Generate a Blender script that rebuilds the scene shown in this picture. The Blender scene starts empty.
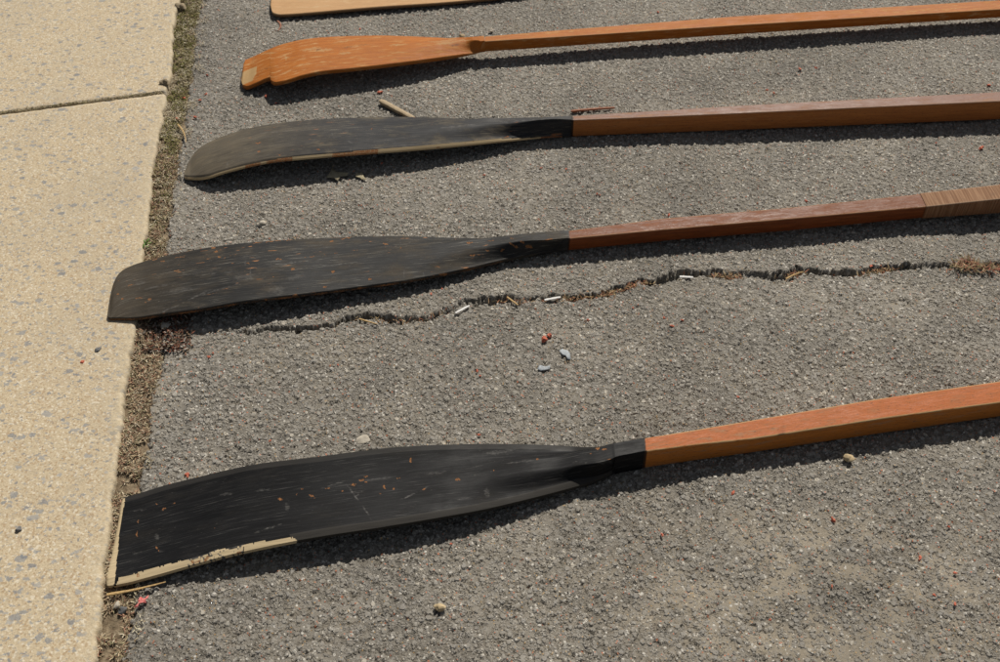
import bpy, bmesh, math, random
import numpy as np
from math import radians, sin, cos, atan2, sqrt, pi
random.seed(7); rng = np.random.default_rng(11)
S = bpy.context.scene
COL = S.collection

# ------------------------------------------------------------------ camera
CAM_H, PITCH, FPX = 1.3, radians(45), 1020.0
cd = bpy.data.cameras.new('camera'); cam = bpy.data.objects.new('camera', cd); COL.objects.link(cam)
cam.location = (0, 0, CAM_H); cam.rotation_euler = (radians(90) - PITCH, 0, 0)
cd.sensor_width = 36; cd.lens = 36 * FPX / 1000; cd.clip_start = .02; cd.clip_end = 500
cd.dof.use_dof = True; cd.dof.focus_distance = 1.75; cd.dof.aperture_fstop = 11
S.camera = cam
# ------------------------------------------------------------------ sky and sun
SX, SY = -.30, -.95                      # ground shift of a shadow per metre of height
w = bpy.data.worlds.new('World'); S.world = w; w.use_nodes = True
nt = w.node_tree; bg = nt.nodes['Background']
sky = nt.nodes.new('ShaderNodeTexSky'); sky.sky_type = 'NISHITA'; sky.sun_disc = False
sky.sun_elevation = math.atan(1 / math.hypot(SX, SY)); sky.sun_rotation = atan2(-SX, -SY)
hs_ = nt.nodes.new('ShaderNodeHueSaturation'); hs_.inputs['Saturation'].default_value = .45
nt.links.new(sky.outputs[0], hs_.inputs['Color']); nt.links.new(hs_.outputs[0], bg.inputs[0]); bg.inputs[1].default_value = .05
sl = bpy.data.lights.new('sun', 'SUN'); sun = bpy.data.objects.new('sun', sl); COL.objects.link(sun)
sl.energy = 4.9; sl.angle = radians(.53); sl.color = (1, .945, .86)
from mathutils import Vector
sun.rotation_euler = Vector((SX, SY, -1)).to_track_quat('-Z', 'Y').to_euler(); sun.location = (1, 3, 4)
S.view_settings.view_transform = 'Standard'; S.view_settings.look = 'None'
S.view_settings.exposure = 0.0; S.view_settings.gamma = 1

# ------------------------------------------------------------------ measuring helpers
_f = np.array([0, cos(PITCH), -sin(PITCH)]); _u = np.array([0, sin(PITCH), cos(PITCH)]); _r = np.array([1., 0, 0])
def at(x, y, z=0.):
    x = np.asarray(x, float); y = np.asarray(y, float); z = np.asarray(z, float)
    d = _r * ((x - 500) / FPX)[..., None] + _u * ((331 - y) / FPX)[..., None] + _f
    s = (z - CAM_H) / d[..., 2]
    return np.array([0, 0, CAM_H]) + d * s[..., None]
def proj(p):
    q = p - np.array([0, 0, CAM_H]); d = q @ _f
    return np.stack([500 + FPX * q[:, 0] / d, 331 - FPX * (q @ _u) / d], 1)
def pchip(x, y, xn):
    x = np.asarray(x, float); y = np.asarray(y, float)
    h = np.diff(x); m = np.diff(y) / h; d = np.zeros(len(x))
    d[0] = m[0]; d[-1] = m[-1]
    for i in range(1, len(x) - 1):
        d[i] = 0 if m[i - 1] * m[i] <= 0 else 2 * m[i - 1] * m[i] / (m[i - 1] + m[i])
    k = np.clip(np.searchsorted(x, xn) - 1, 0, len(h) - 1); t = (xn - x[k]) / h[k]
    return (y[k] * (2*t**3 - 3*t**2 + 1) + h[k] * d[k] * (t**3 - 2*t**2 + t)
            + y[k + 1] * (-2*t**3 + 3*t**2) + h[k] * d[k + 1] * (t**3 - t**2))
def sstep(a, b, x):
    t = np.clip((x - a) / (b - a), 0, 1); return t * t * (3 - 2 * t)
def vnoise(x, y, seed=0):
    """value noise in numpy"""
    xi = np.floor(x).astype(np.int64); yi = np.floor(y).astype(np.int64); fx = x - xi; fy = y - yi
    fx = fx*fx*(3-2*fx); fy = fy*fy*(3-2*fy)
    def hsh(a, b):
        n = (a * 374761393 + b * 668265263 + seed * 1442695041) & 0x7fffffff
        n = ((n ^ (n >> 13)) * 1274126177) & 0x7fffffff
        return ((n ^ (n >> 16)) & 0xffff) / 65535.
    return ((hsh(xi, yi)*(1-fx) + hsh(xi+1, yi)*fx)*(1-fy) + (hsh(xi, yi+1)*(1-fx) + hsh(xi+1, yi+1)*fx)*fy)
def fbm(x, y, seed=0, o=4):
    s = 0; a = .5
    for i in range(o): s = s + a * vnoise(x * 2**i, y * 2**i, seed + i); a *= .5
    return s
def tag(o, label=None, cat=None, group=None, kind=None):
    if label: o['label'] = label
    if cat: o['category'] = cat
    if group: o['group'] = group
    if kind: o['kind'] = kind
    return o
def mesh_np(name, co, quads, mat, parent=None, smooth=True, uv=None, col=None, sharp=None, tris=None):
    me = bpy.data.meshes.new(name); n = len(co)
    faces = np.asarray(quads, np.int32).reshape(-1, 4)
    nf = len(faces); nt_ = 0 if tris is None else len(tris)
    loops = faces.ravel()
    starts = np.arange(nf) * 4
    if nt_:
        tris = np.asarray(tris, np.int32); starts = np.concatenate([starts, nf * 4 + np.arange(nt_) * 3]); loops = np.concatenate([loops, tris.ravel()])
    me.vertices.add(n); me.vertices.foreach_set('co', np.asarray(co, np.float32).ravel())
    me.loops.add(len(loops)); me.loops.foreach_set('vertex_index', loops.astype(np.int32))
    me.polygons.add(nf + nt_); me.polygons.foreach_set('loop_start', starts.astype(np.int32))
    me.update(calc_edges=True); me.validate()
    if smooth: me.polygons.foreach_set('use_smooth', np.ones(len(me.polygons), bool))
    if uv is not None:
        l = me.uv_layers.new(name='UVMap'); li = np.zeros(len(me.loops), np.int32); me.loops.foreach_get('vertex_index', li)
        l.data.foreach_set('uv', uv[li].astype(np.float32).ravel())
    if col is not None:
        a = me.color_attributes.new('marks', 'FLOAT_COLOR', 'POINT'); a.data.foreach_set('color', col.astype(np.float32).ravel())
    if sharp: me.set_sharp_from_angle(angle=radians(sharp))
    me.materials.append(mat)
    o = bpy.data.objects.new(name, me); COL.objects.link(o)
    if parent: o.parent = parent
    return o
def grid_quads(nr, nc):
    i = np.arange(nr - 1)[:, None] * nc + np.arange(nc - 1)[None]; return np.stack([i, i + 1, i + nc + 1, i + nc], -1).reshape(-1, 4)

# ------------------------------------------------------------------ node helpers
class NT:
    def __init__(s, name):
        s.m = bpy.data.materials.new(name); s.m.use_nodes = True; s.t = s.m.node_tree
        s.b = s.t.nodes['Principled BSDF']; s.out = s.t.nodes['Material Output']
    def n(s, typ, **k):
        o = s.t.nodes.new('ShaderNode' + typ)
        for a, v in k.items(): setattr(o, a, v)
        return o
    def set(s, sock, v):
        if isinstance(v, bpy.types.NodeSocket): s.t.links.new(v, sock)
        else:
            if isinstance(v, (tuple, list)) and len(v) == 3 and sock.type == 'RGBA': v = (*v, 1)
            sock.default_value = v
    def math(s, op, a, b=None, c=None, clamp=False):
        o = s.n('Math', operation=op, use_clamp=clamp); s.set(o.inputs[0], a)
        if b is not None: s.set(o.inputs[1], b)
        if c is not None: s.set(o.inputs[2], c)
        return o.outputs[0]
    def mix(s, f, a, b, mode='MIX'):
        o = s.n('Mix', data_type='RGBA', blend_type=mode); s.set(o.inputs[0], f); s.set(o.inputs[6], a); s.set(o.inputs[7], b); return o.outputs[2]
    def mr(s, v, a, b, c=0., d=1., t='SMOOTHSTEP'):
        o = s.n('MapRange', interpolation_type=t); s.set(o.inputs[0], v)
        for i, q in enumerate((a, b, c, d)): s.set(o.inputs[i + 1], q)
        return o.outputs[0]
    def noise(s, vec, scale, detail=4, rough=.55, dim='3D'):
        o = s.n('TexNoise', noise_dimensions=dim); s.set(o.inputs['Vector'], vec); o.inputs['Scale'].default_value = scale
        o.inputs['Detail'].default_value = detail; o.inputs['Roughness'].default_value = rough; return o
    def vor(s, vec, scale, rnd=1., feature='F1', dim='2D', metric='EUCLIDEAN'):
        o = s.n('TexVoronoi', voronoi_dimensions=dim, feature=feature, distance=metric)
        s.set(o.inputs['Vector'], vec); o.inputs['Scale'].default_value = scale; o.inputs['Randomness'].default_value = rnd; return o
    def mapv(s, vec, scale=(1, 1, 1), rot=(0, 0, 0), loc=(0, 0, 0)):
        o = s.n('Mapping'); s.set(o.inputs[0], vec); o.inputs['Scale'].default_value = scale
        o.inputs['Rotation'].default_value = rot; o.inputs['Location'].default_value = loc; return o.outputs[0]
    def sep(s, c):
        o = s.n('SeparateColor'); s.set(o.inputs[0], c); return o.outputs
    def vadd(s, a, b):
        o = s.n('VectorMath', operation='ADD'); s.set(o.inputs[0], a); s.set(o.inputs[1], b); return o.outputs[0]
    def vscale(s, a, k):
        o = s.n('VectorMath', operation='SCALE'); s.set(o.inputs[0], a); o.inputs['Scale'].default_value = k; return o.outputs[0]
    def coords(s, kind='Object'): return s.n('TexCoord').outputs[kind]
    def base(s, c, rough=.6, spec=.5):
        s.set(s.b.inputs['Base Color'], c); s.set(s.b.inputs['Roughness'], rough); s.set(s.b.inputs['Specular IOR Level'], spec)
    def bump(s, h, dist, strength=1.):
        o = s.n('Bump'); s.set(o.inputs['Height'], h); o.inputs['Distance'].default_value = dist; o.inputs['Strength'].default_value = strength
        s.set(s.b.inputs['Normal'], o.outputs[0])
    def disp(s, h, scale, mid=.8):
        o = s.n('Displacement'); s.set(o.inputs['Height'], h); o.inputs['Midlevel'].default_value = mid; o.inputs['Scale'].default_value = scale
        s.set(s.out.inputs['Displacement'], o.outputs[0]); s.m.displacement_method = 'BOTH'

# ------------------------------------------------------------------ ground materials
def asphalt_mat():
    k = NT('asphalt'); P = k.coords()
    wn = k.noise(P, 60, 2); wob = k.vscale(wn.outputs['Color'], .006); Q = k.vadd(P, wob)
    v1 = k.vor(Q, 104); v2 = k.vor(k.mapv(Q, loc=(3.3, 1.7, 0)), 215); v3 = k.vor(k.mapv(Q, loc=(9.1, 4.2, 0)), 430)
    c1 = k.sep(v1.outputs['Color']); c2 = k.sep(v2.outputs['Color']); c3 = k.sep(v3.outputs['Color'])
    # stones: only some cells carry a big stone, smaller ones fill in between
    big = k.mr(v1.outputs['Distance'], .30, .58, 1., 0.)
    big = k.math('MULTIPLY', big, k.mr(c1[0], .30, .62, .0, 1.))
    mid = k.math('MULTIPLY', k.mr(v2.outputs['Distance'], .28, .62, 1., 0.), k.mr(c2[0], .12, .7, .15, .85))
    sm = k.math('MULTIPLY', k.mr(v3.outputs['Distance'], .2, .7, .42, 0.), 1.)
    h = k.math('MAXIMUM', big, k.math('MAXIMUM', mid, sm))
    lo = k.noise(P, 9, 3); fine = k.noise(P, 900, 3, .65)
    dust = k.mr(lo.outputs['Fac'], .36, .68)
    ph = k.n('SeparateXYZ'); k.set(ph.inputs[0], P)
    # sand gathered in the surface towards the near right
    dx = k.math('SUBTRACT', ph.outputs[0], .45); dy = k.math('SUBTRACT', ph.outputs[1], .76)
    rr = k.math('SQRT', k.math('ADD', k.math('MULTIPLY', dx, dx), k.math('MULTIPLY', dy, k.math('MULTIPLY', dy, 5.))))
    patch = k.math('MULTIPLY', k.mr(rr, .12, .5, 1., 0.), k.mr(k.noise(P, 14, 5, .6).outputs['Fac'], .38, .6))
    wear = k.mr(k.noise(k.mapv(P, loc=(4, 2, 0)), 5.5, 4, .65).outputs['Fac'], .38, .66)
    pit = k.mr(k.noise(k.mapv(P, (1, 1, 1), (0, 0, .5), (7, 7, 0)), 92, 4, .65).outputs['Fac'], .52, .60)
    h = k.math('MULTIPLY', h, k.math('SUBTRACT', 1., k.math('MULTIPLY', pit, .75)))
    npit = k.math('SUBTRACT', 1., pit)
    fill = k.math('MAXIMUM', k.math('MULTIPLY', npit, k.math('ADD', k.math('MULTIPLY', wear, .30), .26)), k.math('MULTIPLY', patch, .5))
    hf = k.math('MAXIMUM', h, fill)
    stone = k.mix(c2[1], (.215, .199, .171), (.36, .337, .295))
    stone = k.mix(k.mr(c1[1], .3, .9), stone, (.285, .27, .243))
    stone = k.mix(k.mr(k.noise(P, 260, 3).outputs['Fac'], .35, .7), stone, (.255, .230, .190))
    matrix = k.mix(dust, (.150, .137, .115), (.235, .208, .166))
    col = k.mix(k.mr(h, .1, .55), matrix, stone)
    col = k.mix(k.math('MULTIPLY', k.math('MULTIPLY', k.mr(h, .6, .25), patch), .5), col, (.42, .35, .25))
    col = k.mix(k.math('MULTIPLY', patch, .1), col, (.36, .31, .235))
    # coloured aggregate
    def fleck(sel, lo_, hi_, colr, vv, dmax=.36):
        nonlocal col
        f = k.math('MULTIPLY', k.math('GREATER_THAN', sel, lo_), k.math('LESS_THAN', sel, hi_))
        f = k.math('MULTIPLY', f, k.mr(vv.outputs['Distance'], dmax, dmax + .1, 1., 0.))
        col = k.mix(f, col, colr)
    fleck(c3[1], .90, .925, (.62, .58, .50), v3); fleck(c3[1], .925, .94, (.45, .30, .14), v3); fleck(c3[1], .94, .951, (.50, .17, .09), v3)
    fleck(c2[2], .955, .985, (.55, .52, .46), v2); fleck(c2[2], .985, .992, (.40, .16, .09), v2, .25); fleck(c1[2], .985, .999, (.46, .42, .35), v1, .3)
    col = k.mix(.5, col, k.mix(fine.outputs['Fac'], (.55, .55, .55), (1.4, 1.4, 1.4)), 'MULTIPLY')
    big_n = k.mr(k.noise(P, 2.2, 4, .6).outputs['Fac'], .3, .7, .84, 1.16, 'LINEAR')
    cmb = k.n('CombineColor')
    for i in range(3): k.set(cmb.inputs[i], big_n)
    col = k.mix(1., col, cmb.outputs[0], 'MULTIPLY')
    k.base(col, .85, .25)
    hh = k.math('ADD', hf, k.math('MULTIPLY', fine.outputs['Fac'], .22))
    k.disp(hh, .0052, .78)
    return k.m
def pavement_mat():
    k = NT('concrete'); P = k.coords()
    n1 = k.noise(P, 420, 3, .7); n2 = k.noise(P, 5, 4, .6); n3 = k.noise(P, 160, 2)
    c = k.mix(k.mr(n1.outputs['Fac'], .26, .74), (.375, .29, .185), (.585, .49, .335))
    c = k.mix(k.mr(n2.outputs['Fac'], .35, .7, 0, .5), c, (.46, .385, .265))
    v = k.vor(P, 330); cc = k.sep(v.outputs['Color'])
    c = k.mix(k.math('MULTIPLY', k.math('GREATER_THAN', cc[0], .87), .6), c, (.66, .60, .48))
    c = k.mix(k.math('MULTIPLY', k.math('GREATER_THAN', cc[1], .86), .6), c, (.33, .22, .12))
    c = k.mix(k.mr(k.noise(P, 2.1, 5, .65).outputs['Fac'], .45, .68, 0, .35), c, (.36, .30, .215))
    c = k.mix(k.mr(k.noise(k.mapv(P, loc=(3, 1, 0)), 34, 4, .6).outputs['Fac'], .58, .72, 0, .3), c, (.30, .25, .18))
    for i, (sc, rot, st, lim, loc) in enumerate(((38, .25, (1, 1.25, 1), .76, (0, 0, 0)), (50, -.7, (1, 1.4, 1), .78, (5, 3, 0)), (82, .9, (1, 1.3, 1), .66, (1, 8, 0)), (150, 0.5, (1, 1.3, 1), .60, (2, 5, 0)))):
        Q = k.vadd(k.mapv(P, st, (0, 0, rot), loc), k.vscale(k.noise(P, 110, 4, .7).outputs['Color'], .022))
        f = k.vor(Q, sc); fc = k.sep(f.outputs['Color'])
        rad = k.mr(fc[0], lim, 1., 0.03, .30, 'LINEAR')
        m = k.mr(k.math('SUBTRACT', f.outputs['Distance'], rad), -.02, .035, 1., 0.)
        m = k.math('MULTIPLY', m, k.math('GREATER_THAN', fc[0], lim))
        c = k.mix(k.math('MULTIPLY', m, .78), c, k.mix(fc[1], (.16, .17, .185), (.33, .32, .295)))
    xyz = k.n('SeparateXYZ'); k.set(xyz.inputs[0], P)
    at_ = k.n('Attribute', attribute_name='marks'); e = k.sep(at_.outputs['Color'])[0]
    c = k.mix(k.math('MULTIPLY', e, .55), c, k.mix(n3.outputs['Fac'], (.36, .295, .19), (.58, .49, .34)))
    k.base(c, .85, .25)
    h = k.math('ADD', k.math('MULTIPLY', n1.outputs['Fac'], .6), k.math('MULTIPLY', n3.outputs['Fac'], .6))
    k.bump(h, .0014, .8)
    return k.m
def dirt_mat(name, c1, c2, c3):
    k = NT(name); P = k.coords()
    n = k.noise(P, 110, 5, .7); m = k.noise(P, 22, 4)
    c = k.mix(k.mr(n.outputs['Fac'], .35, .65), c1, c2); c = k.mix(k.mr(m.outputs['Fac'], .42, .62, 0, .8), c, c3)
    k.base(c, .95, .1); k.bump(n.outputs['Fac'], .004); return k.m
def flat_mat(name, c1, c2=None, rough=.8, scale=300, spec=.3, bump=.0006, alpha=None):
    k = NT(name); P = k.coords(); n = k.noise(P, scale, 4, .6)
    k.base(k.mix(k.mr(n.outputs['Fac'], .3, .7), c1, c2 or tuple(.7 * x for x in c1)), rough, spec); k.bump(n.outputs['Fac'], bump); return k.m
def litter_mat(name):
    k = NT(name); a = k.n('Attribute', attribute_name='marks'); k.base(a.outputs['Color'], .85, .2)
    k.b.inputs['Subsurface Weight'].default_value = 0; return k.m

# ------------------------------------------------------------------ ground
PAVE_EDGE = [(181, -40), (179, 0), (173, 25), (170.5, 75), (165.5, 93), (160.5, 125), (153, 165), (149, 205), (144, 245), (138, 290), (133, 330), (128, 366), (123, 390), (117, 455), (110, 505), (104, 560), (98, 611), (94, 662), (89, 710)]
ASPH_EDGE = [(208, -40), (203, 0), (197, 25), (193, 63), (187, 100), (180.5, 140), (176, 170), (170, 203), (164, 240), (163, 290), (163, 330), (155, 390), (146, 440), (138, 480), (134, 560), (130, 611), (125, 662), (120, 710)]
SLAB_Z = .011
pe = at(*np.array(PAVE_EDGE).T, SLAB_Z); pe = pe[np.argsort(pe[:, 1])]
ae = at(*np.array(ASPH_EDGE).T, 0); ae = ae[np.argsort(ae[:, 1])]
def ext(a):   # continue the edge line straight out of the picture
    p = np.polyfit(a[:, 1], a[:, 0], 1); return np.concatenate([[[np.polyval(p, -6), -6, 0], [np.polyval(p, a[0, 1] - .1), a[0, 1] - .1, 0]], a, [[np.polyval(p, a[-1, 1] + .1), a[-1, 1] + .1, 0], [np.polyval(p, 40), 40, 0]]])
pe = ext(pe); ae = ext(ae)
pex = lambda y: np.interp(y, pe[:, 1], pe[:, 0]); aex = lambda y: np.interp(y, ae[:, 1], ae[:, 0])

CRACK = [(236, 331), (262, 331), (286, 329.5), (310, 329), (330, 326), (346, 319), (365, 315.5), (397, 319), (433, 317), (446, 309), (465, 302), (492, 300), (519, 299), (535, 299), (560, 297), (585, 295.5), (615, 290.5), (635, 282), (658, 282), (678, 273.5), (703, 273), (728, 274.5), (753, 274.5), (783, 276), (800, 270.5), (825, 273), (863, 272), (888, 267.5), (920, 266.5), (956, 264.5), (985, 266), (1040, 262), (1120, 266), (1300, 262)]
CR = at(*np.array(CRACK, float).T, 0)[:, :2]
def crack_field(x, y):
    xx = x + (vnoise(x * 70, y * 70, 5) - .5) * .010 + (vnoise(x * 190, y * 190, 9) - .5) * .006
    yy = y + (vnoise(x * 60 + 50, y * 60, 6) - .5) * .012 + (vnoise(x * 210 + 9, y * 210, 8) - .5) * .007
    best = np.full(x.shape, 9.); side = np.zeros(x.shape); along = np.zeros(x.shape)
    for a, b in zip(CR[:-1], CR[1:]):
        d = b - a; L = d @ d; t = np.clip(((xx - a[0]) * d[0] + (yy - a[1]) * d[1]) / L, 0, 1)
        ex = xx - a[0] - t * d[0]; ey = yy - a[1] - t * d[1]; q = np.hypot(ex, ey); m = q < best
        best = np.where(m, q, best); side = np.where(m, ey, side); along = np.where(m, a[0] + t * d[0], along)
    return best, side, along
def ground_axis(segs):
    out = [segs[0][0]]
    for a, b, step in segs:
        n = max(1, int(round((b - a) / step))); out += list(np.linspace(a, b, n + 1)[1:])
    return np.array(out)
xs = ground_axis([(-60, -6, 6), (-6, -2, .5), (-2, -.86, .1), (-.86, -.5, .0023), (-.5, 1.45, .0023), (1.45, 1.9, .012), (1.9, 6, .4), (6, 60, 6)])
ys = [-20, -5, -1, .1, .4, .5, .58]
while ys[-1] < 2.75: ys.append(ys[-1] + .00105 * max(1.55, sqrt(ys[-1]**2 + 1.69) * ys[-1]**.25))
ys = np.array(ys + list(ground_axis([(2.76, 3.3, .02), (3.3, 6, .3), (6, 60, 6)])))
X, Y = np.meshgrid(xs, ys); Z = (fbm(X * 1.5, Y * 1.5, 3) - .5) * .006
xf = X.ravel(); yf = Y.ravel(); z = Z.ravel()
m = (yf > .9) & (yf < 1.75) & (xf > -.75) & (xf < 3.2)
d, sd, al = crack_field(xf[m], yf[m])
wd = .0022 + .0060 * vnoise(al * 26, al * 0, 31) * sstep(-.50, -.30, al)
fade = sstep(-.56, -.36, al) * (.55 + .45 * sstep(.3, .5, vnoise(al * 13, al * 0, 88)))
g = (1 - sstep(wd * .75, wd * 1.5, d)) * fade
up = np.where(sd > 0, np.exp(-np.abs(sd) / .05), 0) * .0045 * fade * sstep(.5, -.1, -sd * 0)
z[m] += rng.uniform(-.003, .003, len(g)) * (g > .08) * (g < .98) - g * (.012 + .005 * vnoise(al * 40, al * 0, 77)) + up
# a few pits where aggregate has come out
for px, py, r_, dp in ((262, 215, .008, .005), (258, 222, .005, .003), (826, 452, .006, .003), (700, 158, .006, .004), (612, 63, .008, .004), (590, 80, .01, .004), (838, 365, .007, .004), (905, 300, .008, .004)):
    c = at(px, py, 0); q = np.hypot(xf - c[0], (yf - c[1]) * 1.4); mm = q < r_ * 1.8
    z[mm] -= dp * (1 - sstep(r_ * .5, r_ * 1.5, q[mm] + (vnoise(xf[mm] * 300, yf[mm] * 300, 4) - .5) * r_))
# worn dip towards the joint with the pavement
e = aex(yf) + (vnoise(yf * 25, yf * 0, 12) - .5) * .016 + (vnoise(xf * 120, yf * 120, 13) - .5) * .01
z -= .014 * (1 - sstep(-.012, .006, xf - e))
ground = mesh_np('asphalt_ground', np.stack([xf, yf, z], 1), grid_quads(len(ys), len(xs)), asphalt_mat())
tag(ground, 'grey coarse asphalt with a jagged crack running across it', kind='structure')

# pavement slabs
J0, J1 = at(-60, 120, SLAB_Z), at(166, 91.5, SLAB_Z)      # joint between the slabs
jy = lambda x: J0[1] + (x - J0[0]) * (J1[1] - J0[1]) / (J1[0] - J0[0])
PM = pavement_mat()
def slab(y_at0, y_at1, yn, label):
    # columns from the far left to the rounded, chipped edge over the asphalt
    off = np.concatenate([[-6, -3, -1.6, -1.2], np.arange(-.8, -.03, .006), np.linspace(-.03, -.006, 10), [-.004, -.002, -.0008, 0, .0006, .0008]])
    drop = np.concatenate([np.zeros(len(off) - 7), [0, .0006, .0018, .0036, .006, .012, .05]])
    t = np.concatenate([[0, .0005 / yn[2], .002 / yn[2], .005 / yn[2]], np.linspace(.012 / yn[2], 1 - .012 / yn[2], yn[0]), [1 - .005 / yn[2], 1 - .002 / yn[2], 1 - .0005 / yn[2], 1]])
    T, O = np.meshgrid(t, off, indexing='ij'); _, D = np.meshgrid(t, drop, indexing='ij')
    xe = -.6 + 0 * T
    ya = y_at0(xe); yb = y_at1(xe); yy = ya + (yb - ya) * T; xx = pex(yy) + O
    ya = y_at0(xx); yb = y_at1(xx); yy = ya + (yb - ya) * T; xx = pex(yy) + O
    near = sstep(-.05, 0, O); xx = xx + near * ((fbm(yy * 26, yy * 0, 21) - .45) * .011 + (vnoise(yy * 170, yy * 0, 22) - .5) * .0018)
    ed = np.minimum(T, 1 - T) * yn[2]; dj = (1 - sstep(0, .006, ed)) * .006
    jn = 1 - sstep(0, .02, ed); yy = yy + jn * (vnoise(xx * 60, T * 9, 23) - .5) * .004
    zz = SLAB_Z - D - dj * (D < .04) + (fbm(xx * 12, yy * 12, 24) - .5) * .0012 - sstep(-.03, 0, O) * (vnoise(xx * 90, yy * 90, 25)) * .0018 * (D < .01)
    nr, nc = T.shape; co = np.stack([xx.ravel(), yy.ravel(), zz.ravel()], 1); q = grid_quads(nr, nc)[:, ::1]
    # skirts at both ends
    base = len(co); lo = co.copy().reshape(nr, nc, 3)
    s0 = lo[0].copy(); s0[:, 2] = -.05; s1 = lo[-1].copy(); s1[:, 2] = -.05
    co = np.concatenate([co, s0, s1]); i = np.arange(nc - 1)
    q = np.concatenate([q, np.stack([base + i, base + i + 1, i + 1, i], 1), np.stack([(nr-1)*nc + i, (nr-1)*nc + i + 1, base + nc + i + 1, base + nc + i], 1)])
    wear = np.maximum(sstep(-.022, -.002, O + (vnoise(yy * 60, xx * 60, 29) - .5) * .02), 1 - sstep(0, .012, ed)).ravel(); wear = np.concatenate([wear, np.ones(2 * nc)])
    colr = np.stack([wear, wear * 0, wear * 0, wear * 0 + 1], 1)
    return tag(mesh_np('pavement', co, q, PM, col=colr, sharp=50), label, kind='structure')
slab(lambda x: jy(x) + .0028, lambda x: x * 0 + 6.5, (700, 0, 4.5), 'tan exposed aggregate concrete paving slab beyond the joint')
slab(lambda x: x * 0 - 1.5, lambda x: jy(x) - .0028, (800, 0, 3.4), 'tan exposed aggregate concrete paving slab nearest the viewer')

# dirt in the gap between pavement and asphalt, and in the slab joint
DM = dirt_mat('dirt', (.15, .11, .07), (.28, .22, .145), (.10, .078, .05))
def dirt_z(x, y, c):
    return -.015 + .013 * (1 - (2 * np.clip(c, 0, 1) - 1)**4) + (fbm(x * 60, y * 60, 40) - .5) * .009 + (fbm(x * 9, y * 9, 41) - .5) * .006
yy = np.arange(-.5, 4.5, .004); cc = np.linspace(0, 1, 17); YY, CC = np.meshgrid(yy, cc, indexing='ij')
x0 = pex(YY) - .012; x1 = aex(YY) + .012; XX = x0 + (x1 - x0) * CC
ZZ = dirt_z(XX, YY, CC)
tag(mesh_np('dirt', np.stack([XX.ravel(), YY.ravel(), ZZ.ravel()], 1), grid_quads(len(yy), len(cc)), DM), kind='structure')
xx = np.arange(-1.9, pex(jy(-.66)) - .004, .004); cc = np.linspace(-1, 1, 7); XX, CC = np.meshgrid(xx, cc, indexing='ij')
YY = jy(XX) + CC * .008; ZZ = .0045 + (fbm(XX * 60, YY * 60, 44) - .5) * .010
tag(mesh_np('joint_dirt', np.stack([XX.ravel(), YY.ravel(), ZZ.ravel()], 1), grid_quads(len(xx), len(cc))[:, ::-1], DM), kind='structure')

# ------------------------------------------------------------------ litter and moss: small leaf-like flakes, one object per kind
def flakes(name, pts, lens, wid, cols, lift, label, cat, tilt=.5, dirs=None, bend=.3):
    n = len(pts); a = rng.uniform(0, 2 * pi, n) if dirs is None else dirs
    ln = rng.uniform(*lens, n); wd = rng.uniform(*wid, n); tl = rng.normal(0, tilt, n)
    d = np.stack([np.cos(a) * np.cos(tl), np.sin(a) * np.cos(tl), np.abs(np.sin(tl))], 1)
    s = np.stack([-np.sin(a), np.cos(a), rng.normal(0, .35, n)], 1); s /= np.linalg.norm(s, axis=1)[:, None]
    up = np.cross(d, s); co = []
    p = pts + np.array([0, 0, 1]) * rng.uniform(0, lift, n)[:, None]
    for t, ww in ((0, .35), (.35, 1), (.7, .8), (1, .12)):
        c = p + d * (ln * t)[:, None] + s * (ln * bend * (t - t * t) * rng.choice([-1, 1], n))[:, None] * .6
        co += [c - s * (wd * ww * .5)[:, None], c + s * (wd * ww * .5)[:, None]]
    co = np.stack(co, 1)  # n,8,3
    th = co.copy() - up[:, None] * .0003
    co = np.concatenate([co, th], 1)
    q = []
    for k in range(3): q += [(2*k, 2*k+2, 2*k+3, 2*k+1), (8+2*k, 8+2*k+1, 8+2*k+3, 8+2*k+2)]
    q = np.array(q); Q = (np.arange(n)[:, None, None] * 16 + q[None]).reshape(-1, 4)
    cols = np.asarray(cols); c = cols[rng.integers(0, len(cols), n)] * rng.uniform(.75, 1.25, n)[:, None]
    C = np.repeat(np.concatenate([c, np.ones((n, 1))], 1), 16, 0)
    o = mesh_np(name, co.reshape(-1, 3), Q, LM, col=C, smooth=False); return tag(o, label, cat, kind='stuff')
LM = litter_mat('litter')
def strip_pts(n, y0, y1, c0, c1, zb, zr=.003):
    y = rng.uniform(y0, y1, n); c = rng.uniform(c0, c1, n) + rng.normal(0, .05, n)
    x = pex(y) + (aex(y) - pex(y)) * c; zz_ = dirt_z(x, y, (x - pex(y) + .012) / (aex(y) - pex(y) + .024)) + zb - .003; return np.stack([x, y, np.where(x > aex(y) + .004, .001, zz_) + rng.uniform(-.001, .001, n)], 1)
ytop = at(180, 0, 0)[1]; ymid = at(170, 190, 0)[1]; yb = at(120, 662, 0)[1]
def clump(p, seed, th):  return p[fbm(p[:, 0] * 28, p[:, 1] * 28, seed) > th]
p = strip_pts(30000, yb - .15, ymid + .15, -.02, 1.0, .003); p = clump(p, 51, .38)
flakes('dry_litter', p, (.003, .012), (.0007, .002), [(.38, .29, .18), (.46, .36, .23), (.26, .18, .11), (.16, .11, .07), (.36, .20, .13), (.58, .50, .36), (.30, .26, .15)], .003, 'dry brown leaf litter and needles packed beside the pavement edge', 'leaf litter', .35)
p = strip_pts(26000, ymid - .35, ytop + .3, -.02, .95, .003); keep = rng.uniform(0, 1, len(p)) < sstep(ymid - .3, ymid + .5, p[:, 1]) + .15; p = clump(p[keep], 52, .36)
flakes('moss', p, (.002, .006), (.0008, .002), [(.24, .23, .07), (.30, .27, .10), (.36, .31, .15), (.17, .19, .05), (.32, .25, .14), (.20, .15, .09)], .004, 'olive green moss filling the gap beside the far paving slab', 'moss', .6)
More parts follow.
